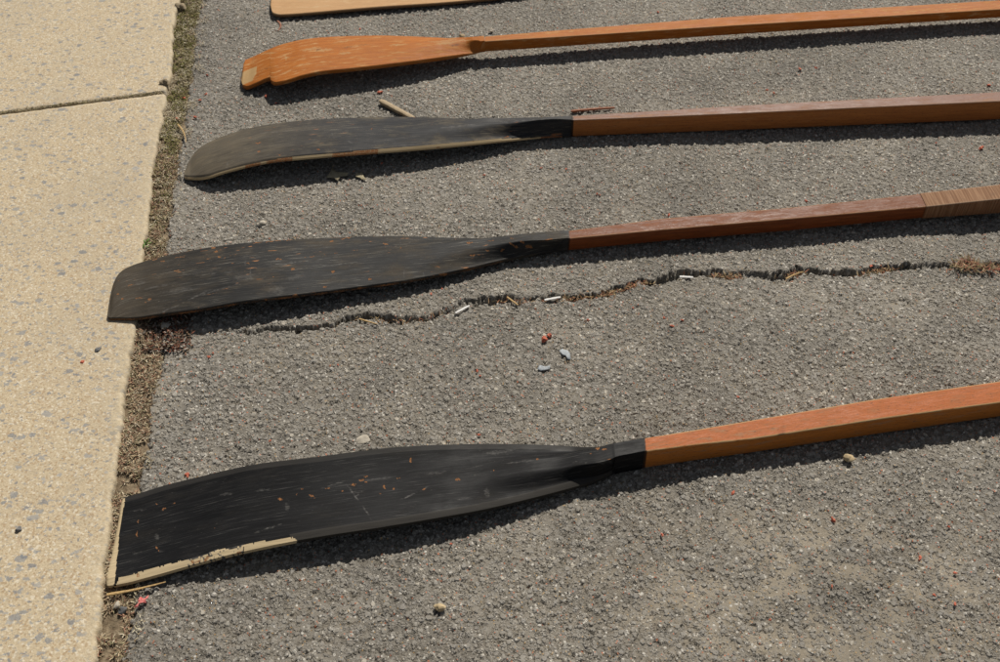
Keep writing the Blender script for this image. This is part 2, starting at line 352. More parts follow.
q_ = strip_pts(5000, yb - .1, ytop + .3, .95, 1.5, .003); q_ = q_[fbm(q_[:, 0] * 40, q_[:, 1] * 40, 57) > .54]
p = np.concatenate([strip_pts(9000, ymid - .2, ytop + .3, 0, 1.05, .004), q_]); p = clump(p, 58, .44)
flakes('dry_moss', p, (.003, .009), (.0006, .0016), [(.50, .44, .30), (.58, .52, .38), (.36, .28, .17)], .004, 'pale dried grass bits mixed into the moss beside the paving', 'dry grass', .4)
# joint litter
n = 2600; x = rng.uniform(-1.7, pex(jy(-.66)) - .002, n); p = np.stack([x, jy(x) + rng.normal(0, .0026, n), np.full(n, .0075)], 1)
flakes('joint_litter', p, (.002, .007), (.0006, .0015), [(.24, .20, .10), (.36, .30, .19), (.18, .16, .07), (.44, .34, .22)], .004, 'bits of dead grass caught in the joint between the slabs', 'dead grass', .4)
# crack litter
def crack_pts(n, u0, u1, jit):
    seg = np.array([c for c in CR]); L = np.concatenate([[0], np.cumsum(np.hypot(*np.diff(seg, axis=0).T))]); px = np.array(CRACK, float)[:, 0]
    l0, l1 = np.interp([u0, u1], px, L); l = rng.uniform(l0, l1, n)
    return np.stack([np.interp(l, L, seg[:, 0]), np.interp(l, L, seg[:, 1]) + rng.normal(-.004, jit, n), np.full(n, -.006)], 1)
p = np.concatenate([crack_pts(130, 340, 560, .002), crack_pts(520, 560, 700, .0035), crack_pts(900, 700, 955, .0032), crack_pts(700, 900, 1040, .005)]); p = p[fbm(p[:, 0] * 16, p[:, 1] * 16, 60) > .44]
flakes('crack_litter', p, (.004, .014), (.0006, .0017), [(.34, .22, .12), (.45, .33, .18), (.22, .12, .06), (.38, .16, .09), (.13, .10, .05)], .006, 'reddish brown dead needles and grass lodged in the asphalt crack', 'leaf litter', .25)
p = crack_pts(1500, 945, 1090, .009); p = p[fbm(p[:, 0] * 30, p[:, 1] * 45, 66) > .5]; p[:, 2] = .0015
flakes('dead_grass_tuft', p, (.006, .022), (.0006, .0018), [(.38, .25, .14), (.46, .35, .21), (.28, .14, .08), (.33, .12, .08), (.20, .17, .08)], .006, 'clump of dead reddish grass at the right end of the crack', 'dead grass', .35)
# dust and small grit under the tip of the second nearest blade
p = strip_pts(1500, at(150, 352, 0)[1], at(150, 305, 0)[1], .2, 2.0, .003)
flakes('bark_grit', p, (.003, .009), (.0015, .004), [(.07, .05, .035), (.14, .09, .055), (.20, .08, .05), (.28, .24, .2)], .003, 'dark bark crumbs under the black blade tip at the pavement edge', 'bark crumbs', .5)

# ------------------------------------------------------------------ wood and paint
def wood_mat(name, c1, c2, worn, *rest, top=None, topamt=.8, **kw):
    return _wood(name, c1, c2, worn, *rest, top=top, topamt=topamt, **kw)
def _wood(name, c1, c2, worn, worn_amt=.4, dark=(.03, .015, .01), dark_amt=.3, rough=.42, edge=(.42, .30, .15), edge_amt=.8, scale=1., grainy=1., top=None, topamt=.8):
    k = NT(name); uv = k.n('UVMap').outputs[0]
    q = k.mapv(uv, (13 * scale, 230 * scale, 1)); n1 = k.noise(q, 1., 6, .6)
    q2 = k.mapv(uv, (45, 1000, 1)); n2 = k.noise(q2, 1., 4, .6)
    n3 = k.noise(k.mapv(uv, (22, 110, 1), loc=(3, 7, 0)), 1., 6, .7)
    n4 = k.noise(k.mapv(uv, (130, 330, 1), loc=(1, 2, 0)), 1., 5, .7)
    n5 = k.noise(k.mapv(uv, (3, 14, 1), loc=(5, 1, 0)), 1., 3, .5)
    c = k.mix(k.mr(n1.outputs['Fac'], .3, .7), c1, c2)
    c = k.mix(k.mr(n2.outputs['Fac'], .45, .8, 0, .45 * grainy), c, dark)
    if top:
        ta = k.n('Attribute', attribute_name='marks').outputs['Alpha']
        c = k.mix(k.math('MULTIPLY', k.math('SUBTRACT', 1., ta), topamt), c, k.mix(k.mr(n2.outputs['Fac'], .3, .7), top, tuple(.68 * x for x in top)))
    wm = k.math('MULTIPLY', k.mr(n3.outputs['Fac'], .50, .66), k.mr(n5.outputs['Fac'], .35, .6, .15, 1.))
    c = k.mix(k.math('MULTIPLY', wm, worn_amt), c, worn)
    c = k.mix(k.mr(n4.outputs['Fac'], .55, .68, 0, dark_amt), c, dark)
    a = k.n('Attribute', attribute_name='marks'); r, g_, b_ = k.sep(a.outputs['Color'])[:3]
    c = k.mix(k.math('MULTIPLY', r, k.mr(n3.outputs['Fac'], .36, .5, .15, edge_amt)), c, edge)
    c = k.mix(k.math('MULTIPLY', g_, .85), c, k.mix(n1.outputs['Fac'], (.36, .24, .11), (.48, .34, .17)))
    c = k.mix(k.math('MULTIPLY', b_, .8), c, (.03, .02, .014))
    rg = k.math('ADD', k.mr(n3.outputs['Fac'], .4, .66, rough, rough + .25), 0.)
    k.base(c, rg, .09)
    k.bump(k.math('ADD', n2.outputs['Fac'], k.math('MULTIPLY', n3.outputs['Fac'], .6)), .0007, .6)
    return k.m
def paint_mat(name, c1, c2, worn, worn_lo=.52, worn_amt=.7, streak=(.13, .125, .115), streak_amt=.5, rough=.36, bump=.55, spec=.13, bare_rand=.0, cream=(.52, .41, .25), orange=(.33, .15, .06), tipwear=None):
    """tipwear = (u0, u1): weathering grows from u1 back to the tip at u0"""
    k = NT(name); uv = k.n('UVMap').outputs[0]
    sx = k.n('SeparateXYZ'); k.set(sx.inputs[0], uv); u = sx.outputs[0]
    cl = k.noise(k.mapv(uv, (4, 26, 1)), 1., 5, .6); gr = k.noise(k.mapv(uv, (14, 330, 1)), 1., 5, .65); sm = k.noise(k.mapv(uv, (11, 30, 1), loc=(8, 3, 0)), 1., 6, .7)
    st = k.noise(k.mapv(uv, (16, 620, 1), (0, 0, .03)), 1., 4, .65); st2 = k.noise(k.mapv(uv, (120, 700, 1), (0, 0, -.12)), 1., 4, .6)
    c = k.mix(k.mr(cl.outputs['Fac'], .3, .7), c1, c2)
    wf = k.mr(sm.outputs['Fac'], worn_lo, worn_lo + .22, 0, worn_amt)
    if tipwear: wf = k.math('ADD', wf, k.mr(k.math('ADD', u, k.math('MULTIPLY', sm.outputs['Fac'], .7)), tipwear[0] + .35, tipwear[1] + .35, .85, 0), clamp=True)
    wf = k.math('MULTIPLY', wf, k.mr(gr.outputs['Fac'], .32, .6, .45, 1.))
    c = k.mix(wf, c, worn)
    c = k.mix(k.mr(gr.outputs['Fac'], .42, .72, 0, .55), c, tuple(min(1, 1.6 * x + .005) for x in c2))
    c = k.mix(k.math('MULTIPLY', k.mr(st.outputs['Fac'], .56, .68, 0, streak_amt), k.mr(cl.outputs['Fac'], .4, .6, .2, 1.)), c, streak)
    c = k.mix(k.math('MULTIPLY', k.mr(st2.outputs['Fac'], .64, .72, 0, streak_amt), k.mr(sm.outputs['Fac'], .42, .6, 0., 1.)), c, streak)
    if bare_rand:
        f = k.math('MULTIPLY', k.mr(k.noise(k.mapv(uv, (32, 190, 1), loc=(2, 9, 0)), 1., 3, .6).outputs['Fac'], .655, .69), k.mr(k.noise(k.mapv(uv, (5, 9, 1)), 1., 2).outputs['Fac'], .45, .6))
        c = k.mix(k.math('MULTIPLY', f, bare_rand), c, orange)
    a = k.n('Attribute', attribute_name='marks'); r, g_, b_ = k.sep(a.outputs['Color'])[:3]
    nz = k.math('MULTIPLY', k.math('SUBTRACT', k.noise(uv, 600, 3, .6).outputs['Fac'], .5), .8)
    crm = k.mix(k.mr(gr.outputs['Fac'], .35, .7), cream, tuple(.72 * x for x in cream))
    rm = k.mr(k.math('ADD', r, k.math('MULTIPLY', nz, .5)), .4, .6); gm = k.mr(k.math('ADD', g_, nz), .36, .6)
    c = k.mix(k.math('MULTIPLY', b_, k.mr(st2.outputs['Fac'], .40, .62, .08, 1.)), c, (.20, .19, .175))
    c = k.mix(k.math('MULTIPLY', k.math('SUBTRACT', 1., a.outputs['Alpha']), k.mr(gr.outputs['Fac'], .3, .6, .7, 1.)), c, (.034, .031, .027))
    c = k.mix(rm, c, crm); c = k.mix(k.math('MULTIPLY', gm, k.mr(k.noise(uv, 340, 4, .7).outputs['Fac'], .38, .55, .25, 1.)), c, k.mix(gr.outputs['Fac'], orange, tuple(.5 * x for x in orange)))
    k.base(c, k.math('ADD', k.mr(sm.outputs['Fac'], .35, .7, rough, rough + .2), k.math('MULTIPLY', k.math('MAXIMUM', rm, gm), .25)), spec)
    hgt = k.math('SUBTRACT', k.math('ADD', k.math('MULTIPLY', gr.outputs['Fac'], .6), sm.outputs['Fac']), k.math('MULTIPLY', gm, .8))
    k.bump(hgt, .0006, bump)
    return k.m

def ragged(px, amp, f):
    return px + amp * np.stack([fbm(px[:, 0] * f, px[:, 1] * f, 201, 3) - .44, fbm(px[:, 0] * f, px[:, 1] * f, 317, 3) - .44], 1)
def poly_in(px, poly, soft=0):
    px = ragged(px, 1.1, .3)
    x, y = px[:, 0], px[:, 1]; c = np.zeros(len(x), bool); p = np.array(poly, float)
    for (x0, y0), (x1, y1) in zip(p, np.roll(p, -1, 0)):
        if y0 == y1: continue
        c ^= ((y0 > y) != (y1 > y)) & (x < (x1 - x0) * (y - y0) / (y1 - y0) + x0)
    return c
def spot(px, x, y, rx, ry, ang=-.12):
    m_ = min(rx, ry); px = ragged(px, max(2.6, m_ * 1.2), .55); k_ = .85 if rx >= ry else .6; rx *= k_; ry *= 1.15 - k_ * .75
    dx = px[:, 0] - x; dy = px[:, 1] - y; a = dx * cos(ang) + dy * sin(ang); b = -dx * sin(ang) + dy * cos(ang)
    q = np.sqrt((a / rx)**2 + (b / ry)**2); return 1 - sstep(.6, 1.35, q)
def line_m(px, x0, y0, x1, y1, wd):
    px = ragged(px, 1.6, .22)
    d = np.array([x1 - x0, y1 - y0]); t = np.clip(((px - [x0, y0]) @ d) / (d @ d), 0, 1)
    q = np.hypot(px[:, 0] - x0 - t * d[0], px[:, 1] - y0 - t * d[1]); return (1 - sstep(wd * .35, wd * 1.1, q)) * sstep(.25, .6, fbm(px[:, 0] * .3, px[:, 1] * .3, 91, 3)) * np.sin(np.clip(t, .03, .97) * pi)**.4

def blade(parent, rows, mat, marks=None, camber=0., chamf=(.002, .0015), nrow=620, ncol=84, name='blade', edge_attr=None, rot_end=None):
    """rows: far-edge x,y ; near-edge (bottom) x,y ; bottom height, edge thickness, spine height, spine a, spine b"""
    R = np.array(rows, float)
    mid = (R[:, :2] + R[:, 2:4]) / 2
    par = np.concatenate([[0], np.cumsum(np.maximum(.5 * (np.hypot(*np.diff(R[:, :2], axis=0).T) + np.hypot(*np.diff(R[:, 2:4], axis=0).T)), .3))])
    tn = np.unique(np.concatenate([np.linspace(0, par[-1], nrow), par])); V = np.stack([pchip(par, R[:, i], tn) for i in range(R.shape[1])], 1)
    mxr = R[:, 0] * .5 + R[:, 2] * .5; mx = np.clip(V[:, 0] * .5 + V[:, 2] * .5, mxr[0], mxr[-1])
    for i in range(4, R.shape[1]): V[:, i] = pchip(mxr, R[:, i], mx)
    fx, fy, nx, ny, zb, th, hs, a, b = V.T
    N = at(nx, ny, zb)
    kf = 1 - sstep(.004, .16, a); kn = 1 - sstep(.004, .05, 1 - b); cdp = chamf[1] * (1 - kn) + .002 * kn; cdf = chamf[1] * (1 - kf) + .002 * kf; F = at(fx, fy, zb + th + hs * kf - cdf)
    for _ in range(6):   # the fall from the spine to the far edge never gets steeper than the line of sight
        W = np.hypot(*(F - N)[:, :2].T); kf = np.maximum(kf, .5 * kf + .5 * np.clip(1 - .62 * a * W / np.maximum(hs, .0006), 0, 1)); cdf = chamf[1] * (1 - kf) + .002 * kf; F = at(fx, fy, zb + th + hs * kf - cdf)     # far outline is seen at its top
    gk = np.linspace(tn[0], tn[-1], 800); kg = np.interp(gk, tn, kf); hw = max(1, int(9 / (gk[1] - gk[0]))); hn = np.hanning(2 * hw + 3)[1:-1]; kg = np.convolve(np.pad(kg, hw, mode='edge'), hn / hn.sum(), 'valid'); kf = np.interp(tn, gk, kg); cdf = chamf[1] * (1 - kf) + .002 * kf; F = at(fx, fy, zb + th + hs * kf - cdf)
    n = len(tn); s = .5 - .5 * np.cos(np.linspace(0, pi, ncol)) ; s = .35 * s + .65 * np.linspace(0, 1, ncol)
    W = np.hypot(*(F - N)[:, :2].T)
    km = 1 - sstep(.0, .025, hs); cw = (.002 + (np.minimum(chamf[0], W * .22) - .002) * (1 - kn))[:, None]; cwf = (.002 + (np.minimum(chamf[0], W * .22) - .002) * (1 - kf))[:, None]
    spn = sstep(.012, .031, hs)[:, None]; cw = cw * (1 - spn) + np.minimum(cw, np.maximum(.45 * (1 - b[:, None]) * W[:, None], .0015)) * spn; cwf = cwf * (1 - spn) + np.minimum(cwf, np.maximum(.45 * a[:, None] * W[:, None], .0015)) * spn
    Sx = np.concatenate([[0], s * 0 + 0])  # placeholder
    # s=0 far, s=1 near
    inner = (cwf + (W[:, None] - cw - cwf) * s[None]) / W[:, None]
    def prof(q):
        q0 = cwf / W[:, None]; q1 = 1 - cw / W[:, None]; q = (q - q0) / (q1 - q0)
        aa = np.maximum(a, .004)[:, None]; bb = np.minimum(b, .996)[:, None]
        f = (kf[:, None] + (1 - kf[:, None]) * sstep(0, 1, np.clip(q / aa, 0, 1))) * (kn[:, None] + (1 - kn[:, None]) * sstep(0, 1, np.clip((1 - q) / (1 - bb), 0, 1)))
        box = (a < .02)[:, None]
        return f
    zt = zb[:, None] + th[:, None] + camber * 4 * inner * (1 - inner) * sstep(.07, .12, W)[:, None] + hs[:, None] * prof(inner)
    zf_ = (zb + th + hs * kf - cdf)[:, None]; zn_ = (zb + th + hs * kn - cdp)[:, None]; i0 = inner[:, :1]; i1 = inner[:, -1:]
    CH = 4
    fs = [i0 * k / CH for k in range(CH)]; fz = [zf_ + (zt[:, :1] - zf_) * (k / CH)**.9 for k in range(CH)]
    ns = [i1 + (1 - i1) * (k + 1) / CH for k in range(CH)]; nz_ = [zn_ + (zt[:, -1:] - zn_) * (1 - (k + 1) / CH)**.9 for k in range(CH)]
    ring_s = np.concatenate(fs + [inner] + ns + [np.ones((n, 1))], 1)
    zw_ = zb[:, None] + np.minimum(.0075, (zn_ - zb[:, None]) * .9)
    ring_z = np.concatenate(fz + [zt] + nz_ + [zw_], 1)
    top = F[:, None, :2] * (1 - ring_s[..., None]) + N[:, None, :2] * ring_s[..., None]
    top = np.concatenate([top, ring_z[..., None]], 2)
    # bottom side
    nb = 14; bs = np.linspace(1, 0, nb)[None] * np.ones((n, 1))
    bot = F[:, None, :2] * (1 - bs[..., None]) + N[:, None, :2] * bs[..., None]
    bz = zb[:, None] + camber * .6 * 4 * bs * (1 - bs) * sstep(.07, .12, W)[:, None] * (1 - sstep(0, .02, hs))[:, None]
    bz = np.minimum(bz, zb[:, None] + th[:, None] * .6) if camber > 0 else bz
    bot = np.concatenate([bot, bz[..., None]], 2)
    ring = np.concatenate([top, bot], 1); nc = ring.shape[1]
    co = ring.reshape(-1, 3)
    i = np.arange(n - 1)[:, None] * nc; j = np.arange(nc); j2 = (j + 1) % nc
    q = np.stack([i + j[None], i + nc + j[None], i + nc + j2[None], i + j2[None]], -1).reshape(-1, 4)
    # end caps as strips between the top and the bottom side
    tris = []
    for base_, flip in ((0, False), ((n - 1) * nc, True)):
        ntop = ring_s.shape[1]; c = [base_ + kk for kk in range(ntop)] ; d_ = [base_ + nc - 1 - kk for kk in range(nb)]
        ia = ib = 0
        while ia < ntop - 1 or ib < nb - 1:
            if ib >= nb - 1 or (ia < ntop - 1 and ia / (ntop - 1) <= ib / (nb - 1)):
                t = (c[ia], c[ia + 1], d_[ib]); ia += 1
            else:
                t = (c[ia], d_[ib + 1], d_[ib]); ib += 1
            tris.append(t[::-1] if flip else t)
    seg = np.linalg.norm(np.diff(ring, axis=1), axis=2); vv = np.concatenate([np.zeros((n, 1)), np.cumsum(seg, 1)], 1)
    vv = vv - vv[:, ncol // 2][:, None]
    cen = ring[:, :ring_s.shape[1]].mean(1); uu = np.concatenate([[0], np.cumsum(np.linalg.norm(np.diff(cen, axis=0), axis=1))])
    uv = np.stack([np.repeat(uu, nc), vv.ravel()], 1)
    px = proj(co); col = np.zeros((len(co), 4)); col[:, 3] = 1
    idx = np.tile(np.arange(nc), n)
    topmask = idx < ring_s.shape[1]
    if marks is not None: marks(px, col, idx, topmask, ring_s.shape[1] - 1, uv)
    o = mesh_np(name, co, q, mat, parent, uv=uv, col=col, sharp=46, tris=tris)
    bm = bmesh.new(); bm.from_mesh(o.data); bmesh.ops.recalc_face_normals(bm, faces=bm.faces); bm.to_mesh(o.data); bm.free()
    return o, V[-1], N[-1], F[-1]

def shaft(parent, rows, mat, ext_len=1.7, chamf=.0022, name='shaft', nseg=90, bump_out=0., marks=None, paint_lap=0):
    """rows: far-top x,y ; ridge y ; bottom y ; bottom height. A boxed loom, continued straight past the picture."""
    st = []
    for x, a, b, c, zb in rows:
        N = at(x, c, zb); zz = np.linspace(.005, .09, 600); pts = N[None, :] + np.stack([zz * 0, zz * 0, zz], 1)
        h = zz[np.argmin(np.abs(proj(pts)[:, 1] - b))]; Fp = at(x, a, zb + h); Rp = N + [0, 0, h]
        st.append([N[0], N[1], zb, Fp[1] - Rp[1], h])
    st = np.array(st); d = st[-1] - st[0]
    if ext_len:
        L = ext_len; e = st[-1].copy(); k = L / d[0]; e[0] += L; e[1] += d[1] * k; e[2] += d[2] * k * .4; st = np.concatenate([st, [e]])
    # sweep
    par = np.concatenate([[0], np.cumsum(np.maximum(np.diff(st[:, 0]), .001))]); tn = np.unique(np.concatenate([np.linspace(0, .03, 40), np.linspace(0, par[-1], nseg)]))
    V = np.stack([np.interp(tn, par, st[:, i]) for i in range(5)], 1)
    c = chamf; ring = []
    for x, y, zb, w_, h in V:
        w_ += bump_out; h += bump_out; zb = zb - bump_out * .5; y = y - bump_out * .5
        ring.append([(x, y + c, zb), (x, y, zb + c), (x, y, zb + h - c), (x, y + c * .35, zb + h - c * .35), (x, y + c, zb + h), (x, y + c * 1.6, zb + h), (x, y + w_ * .5, zb + h + .0003), (x, y + w_ - c * 1.5, zb + h), (x, y + w_ - c, zb + h), (x, y + w_ - c * .35, zb + h - c * .35), (x, y + w_, zb + h - c), (x, y + w_, zb + c), (x, y + w_ - c, zb)])
    ring = np.array(ring); n, nc = ring.shape[:2]; co = ring.reshape(-1, 3)
    i = np.arange(n - 1)[:, None] * nc; j = np.arange(nc); j2 = (j + 1) % nc
    q = np.stack([i + j[None], i + j2[None], i + nc + j2[None], i + nc + j[None]], -1).reshape(-1, 4)
    tris = [(b_, b_ + k2 + 1, b_ + k2) for b_ in (0,) for k2 in range(1, nc - 1)] + [((n-1)*nc, (n-1)*nc + k2, (n-1)*nc + k2 + 1) for k2 in range(1, nc - 1)]
    seg = np.linalg.norm(np.diff(ring, axis=1), axis=2); vv = np.concatenate([np.zeros((n, 1)), np.cumsum(seg, 1)], 1)
    uv = np.stack([np.repeat(tn, nc), vv.ravel()], 1)
    idx = np.tile(np.arange(nc), n); col = np.zeros((len(co), 4)); col[:, 3] = 1
    col[np.isin(idx, [3, 4]), 0] = 1; col[np.isin(idx, [8, 9]), 0] = .8; col[(idx >= 4) & (idx <= 9), 3] = 0
    if paint_lap:      # the black paint of the neck laps unevenly on to the wood
        u_ = np.repeat(tn, nc); lap = .0012 + .0065 * np.clip(fbm(idx * .9 + paint_lap, idx * 0., 301, 3) - .3, 0, 1) + .0015 * vnoise(idx * 3.3, u_ * 900, 302); col[u_ < lap, 2] = 1.2
    if marks is not None: marks(proj(co), col, idx)
    o = mesh_np(name, co, q, mat, parent, uv=uv, col=col, sharp=50, tris=tris)
    bm = bmesh.new(); bm.from_mesh(o.data); bmesh.ops.recalc_face_normals(bm, faces=bm.faces); bm.to_mesh(o.data); bm.free()
    return o, V[-1]
def grip(parent, e, mat):
    x, y, zb, w_, h = e; n = 20; secs = [(0, .5), (.02, .44), (.05, .36), (.10, .36), (.20, .38), (.225, .34), (.23, .2)]
    co = []; r = min(w_, h)
    for dx, rr in secs:
        for k in range(n):
            t = 2 * pi * k / n; co.append((x + dx, y + w_ / 2 + r * rr * cos(t), zb + h / 2 + r * rr * sin(t)))
    q = [(i*n + k, i*n + (k+1) % n, (i+1)*n + (k+1) % n, (i+1)*n + k) for i in range(len(secs)-1) for k in range(n)]
    t = [((len(secs)-1)*n, (len(secs)-1)*n + k, (len(secs)-1)*n + k + 1) for k in range(1, n-1)]
    co = np.array(co); uv = co[:, :2]; col = np.zeros((len(co), 4)); col[:, 3] = 1
    return mesh_np('handle', co, q, mat, parent, uv=uv, col=col, tris=t)
def empty(name, loc=(0, 0, 0)):
    o = bpy.data.objects.new(name, None); COL.objects.link(o); o.location = loc; o.empty_display_size = .05; return o
def oar(x, y, label):
    # parts are written in world coordinates; the thing's origin is at its base on the ground
    p = at(x, y, 0); o = empty('oar', tuple(p)); tag(o, label, 'oar', 'wooden oars laid in a row on the asphalt'); return o
def settle(root):
    for c in root.children:
        c.data.transform(__import__('mathutils').Matrix.Translation(-root.location))

# ---- nearest oar: black blade with pale bared rim, orange shaft
o4 = oar(380, 545, 'nearest oar, glossy black blade with cream rim at its square tip and orange shaft')
M_b4 = paint_mat('worn_black_paint', (.003, .003, .0034), (.0075, .0075, .008), (.030, .026, .021), .52, .45, (.10, .096, .09), .6, .46, spec=.10, bump=.4)
M_s4 = wood_mat('orange_varnished_wood', (.50, .175, .034), (.42, .145, .03), (.30, .19, .12), .7, (.06, .035, .02), .6, .40, top=(.40, .103, .026))
def marks4(px, col, idx, top, nt_, uv):
    col[(idx >= nt_ - 5) & (idx <= nt_ + 1) & (px[:, 0] > 290) & (px[:, 0] < 612), 3] = 0; col[(idx <= 4) & (px[:, 0] < 600), 3] = .5
    for P in ([(103, 592), (121, 496), (125, 499), (119.5, 532), (117, 560), (114.5, 582), (112, 592)],
              [(119, 578), (144, 570.6), (180.6, 560.7), (187, 560.5), (191, 572), (150, 586), (112, 594), (115.5, 586)],
              [(243.5, 545.5), (272.5, 539.7), (294, 537.5), (297.5, 541), (294, 549), (244, 558)]):
        col[poly_in(px, P), 0] = 1
    C = poly_in(px, [(186, 560.5), (218, 549.7), (243, 545.5), (243, 558), (190, 572)]); col[C, 0] = np.where(vnoise(px[C, 0] * .5, px[C, 1] * .9, 3) > .35, .8, .35)
    col[C, 2] = .8
    for x, y, rx, ry, *an in ((164, 509, 3, 1.6, -.6), (174, 503.5, 2, 1.2), (157, 504, 1.4, 1), (136.8, 534, 1.4, 4.5, 0), (157, 548, 1.6, 2.2), (158.5, 551, 1.2, 1.5), (137.7, 575.7, 3.2, 3), (195, 561.5, 6, 2.5), (207, 559, 5, 3, -.8), (239, 553, 4, 2),
                            (280.7, 499, 3, 2), (312, 496, 4.5, 1.3, .5), (302, 489, 1.8, 1.2), (296.6, 494, 1.2, 1), (215, 528, 1.5, 1.2), (410.6, 460, 1.7, 4, 0), (361.7, 480, 3.2, 2.2), (366, 477, 3, .9), (353.5, 484.7, 3.4, 1.2), (327.6, 488, 3.2, 1.1), (384.3, 487, 1.8, 2.8, -.5), (394, 489, 1.5, 1.8), (398, 478.4, 2.8, 1.1), (424, 489, 2.2, 1.6),
                            (342.7, 491, 1.2, 1), (380.5, 493, 1.3, 1), (366, 482, 1.8, 1.2), (457.6, 479.5, 3, 2), (493.8, 470, 1.3, .9), (537, 459, 1.4, .9), (597.6, 448.6, 3, 1.8), (604, 449.5, 3.4, 1.6), (608.9, 459, 3, .8), (591, 453.5, 1.3, .9), (636, 438.8, 4, .9), (138, 522, 1, 2.5, 0)):
        col[:, 1] = np.maximum(col[:, 1], spot(px, x, y, rx, ry, *(an or [-.12])) * top)
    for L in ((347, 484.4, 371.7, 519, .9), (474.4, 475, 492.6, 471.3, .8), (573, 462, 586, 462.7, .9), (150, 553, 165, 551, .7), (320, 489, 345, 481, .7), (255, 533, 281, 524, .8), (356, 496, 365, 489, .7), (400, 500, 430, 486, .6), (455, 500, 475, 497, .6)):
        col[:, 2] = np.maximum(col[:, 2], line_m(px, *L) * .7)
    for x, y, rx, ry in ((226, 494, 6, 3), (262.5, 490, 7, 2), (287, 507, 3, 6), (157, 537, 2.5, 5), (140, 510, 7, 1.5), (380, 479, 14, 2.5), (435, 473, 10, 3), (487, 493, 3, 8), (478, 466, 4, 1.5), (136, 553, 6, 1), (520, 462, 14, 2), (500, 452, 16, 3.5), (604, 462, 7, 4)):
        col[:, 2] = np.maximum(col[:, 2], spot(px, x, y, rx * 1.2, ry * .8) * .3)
rows4 = [  # far x, far y, near x, near y, bottom z, edge thickness, spine height, a, b
 (122.6, 499.5, 107.2, 585, .0035, .009, 0, .4, .6), (124, 498, 109, 588, .0038, .010, 0, .4, .6), (141, 492.7, 126, 585.5, .0045, .010, 0, .4, .6), (162.5, 486, 148, 580, .0065, .010, 0, .4, .6), (200, 476.7, 187, 569, .0115, .010, 0, .4, .6), (254, 464.5, 243, 554.2, .0205, .010, 0, .4, .6),
 (320, 456.4, 312, 540.5, .025, .010, 0, .4, .6), (392, 447.5, 382, 529.7, .0237, .010, .0, .4, .6), (440, 444.8, 428, 522, .022, .010, .002, .4, .62), (494, 443.8, 482, 512.3, .0170, .010, .006, .38, .55), (530.6, 444.4, 518, 504, .0145, .010, .011, .36, .56), (560, 445.6, 549, 496.3, .011, .010, .0125, .34, .62), (585, 447, 576, 489, .0075, .010, .019, .27, .72), (598, 446.9, 592, 484, .005, .010, .0245, .18, .81),
 (606, 445.1, 604, 479.2, .003, .010, .0282, .10, .89), (611, 443.9, 611, 475.6, .002, .010, .0302, .05, .95), (614, 443.3, 613.6, 474.0, .0015, .010, .0313, .02, .985), (627, 440.9, 626.5, 471.5, .0005, .010, .0329, .004, .996), (644, 437.8, 642, 468.8, 0, .010, .034, .004, .996)]
blade(o4, rows4, M_b4, marks4, camber=-.005, chamf=(.0115, .0035))
def sm4(px, col, idx):
    for x, y, rx, ry in ((817, 423, 2.5, 2.5), (652, 462, 2, 2), (782, 434, 5, 2)): col[:, 2] = np.maximum(col[:, 2], spot(px, x, y, rx, ry) * .8)
_, e = shaft(o4, [(642.2, 438, 451.9, 468.8, 0), (690, 430.2, 445.5, 461.6, 0), (750, 420.2, 439, 453.3, 0), (875, 398.9, 419, 434.7, .0005), (998, 381.3, 402, 417.2, .0008)], M_s4, marks=sm4, nseg=400, paint_lap=3)
grip(o4, e, M_s4); settle(o4)

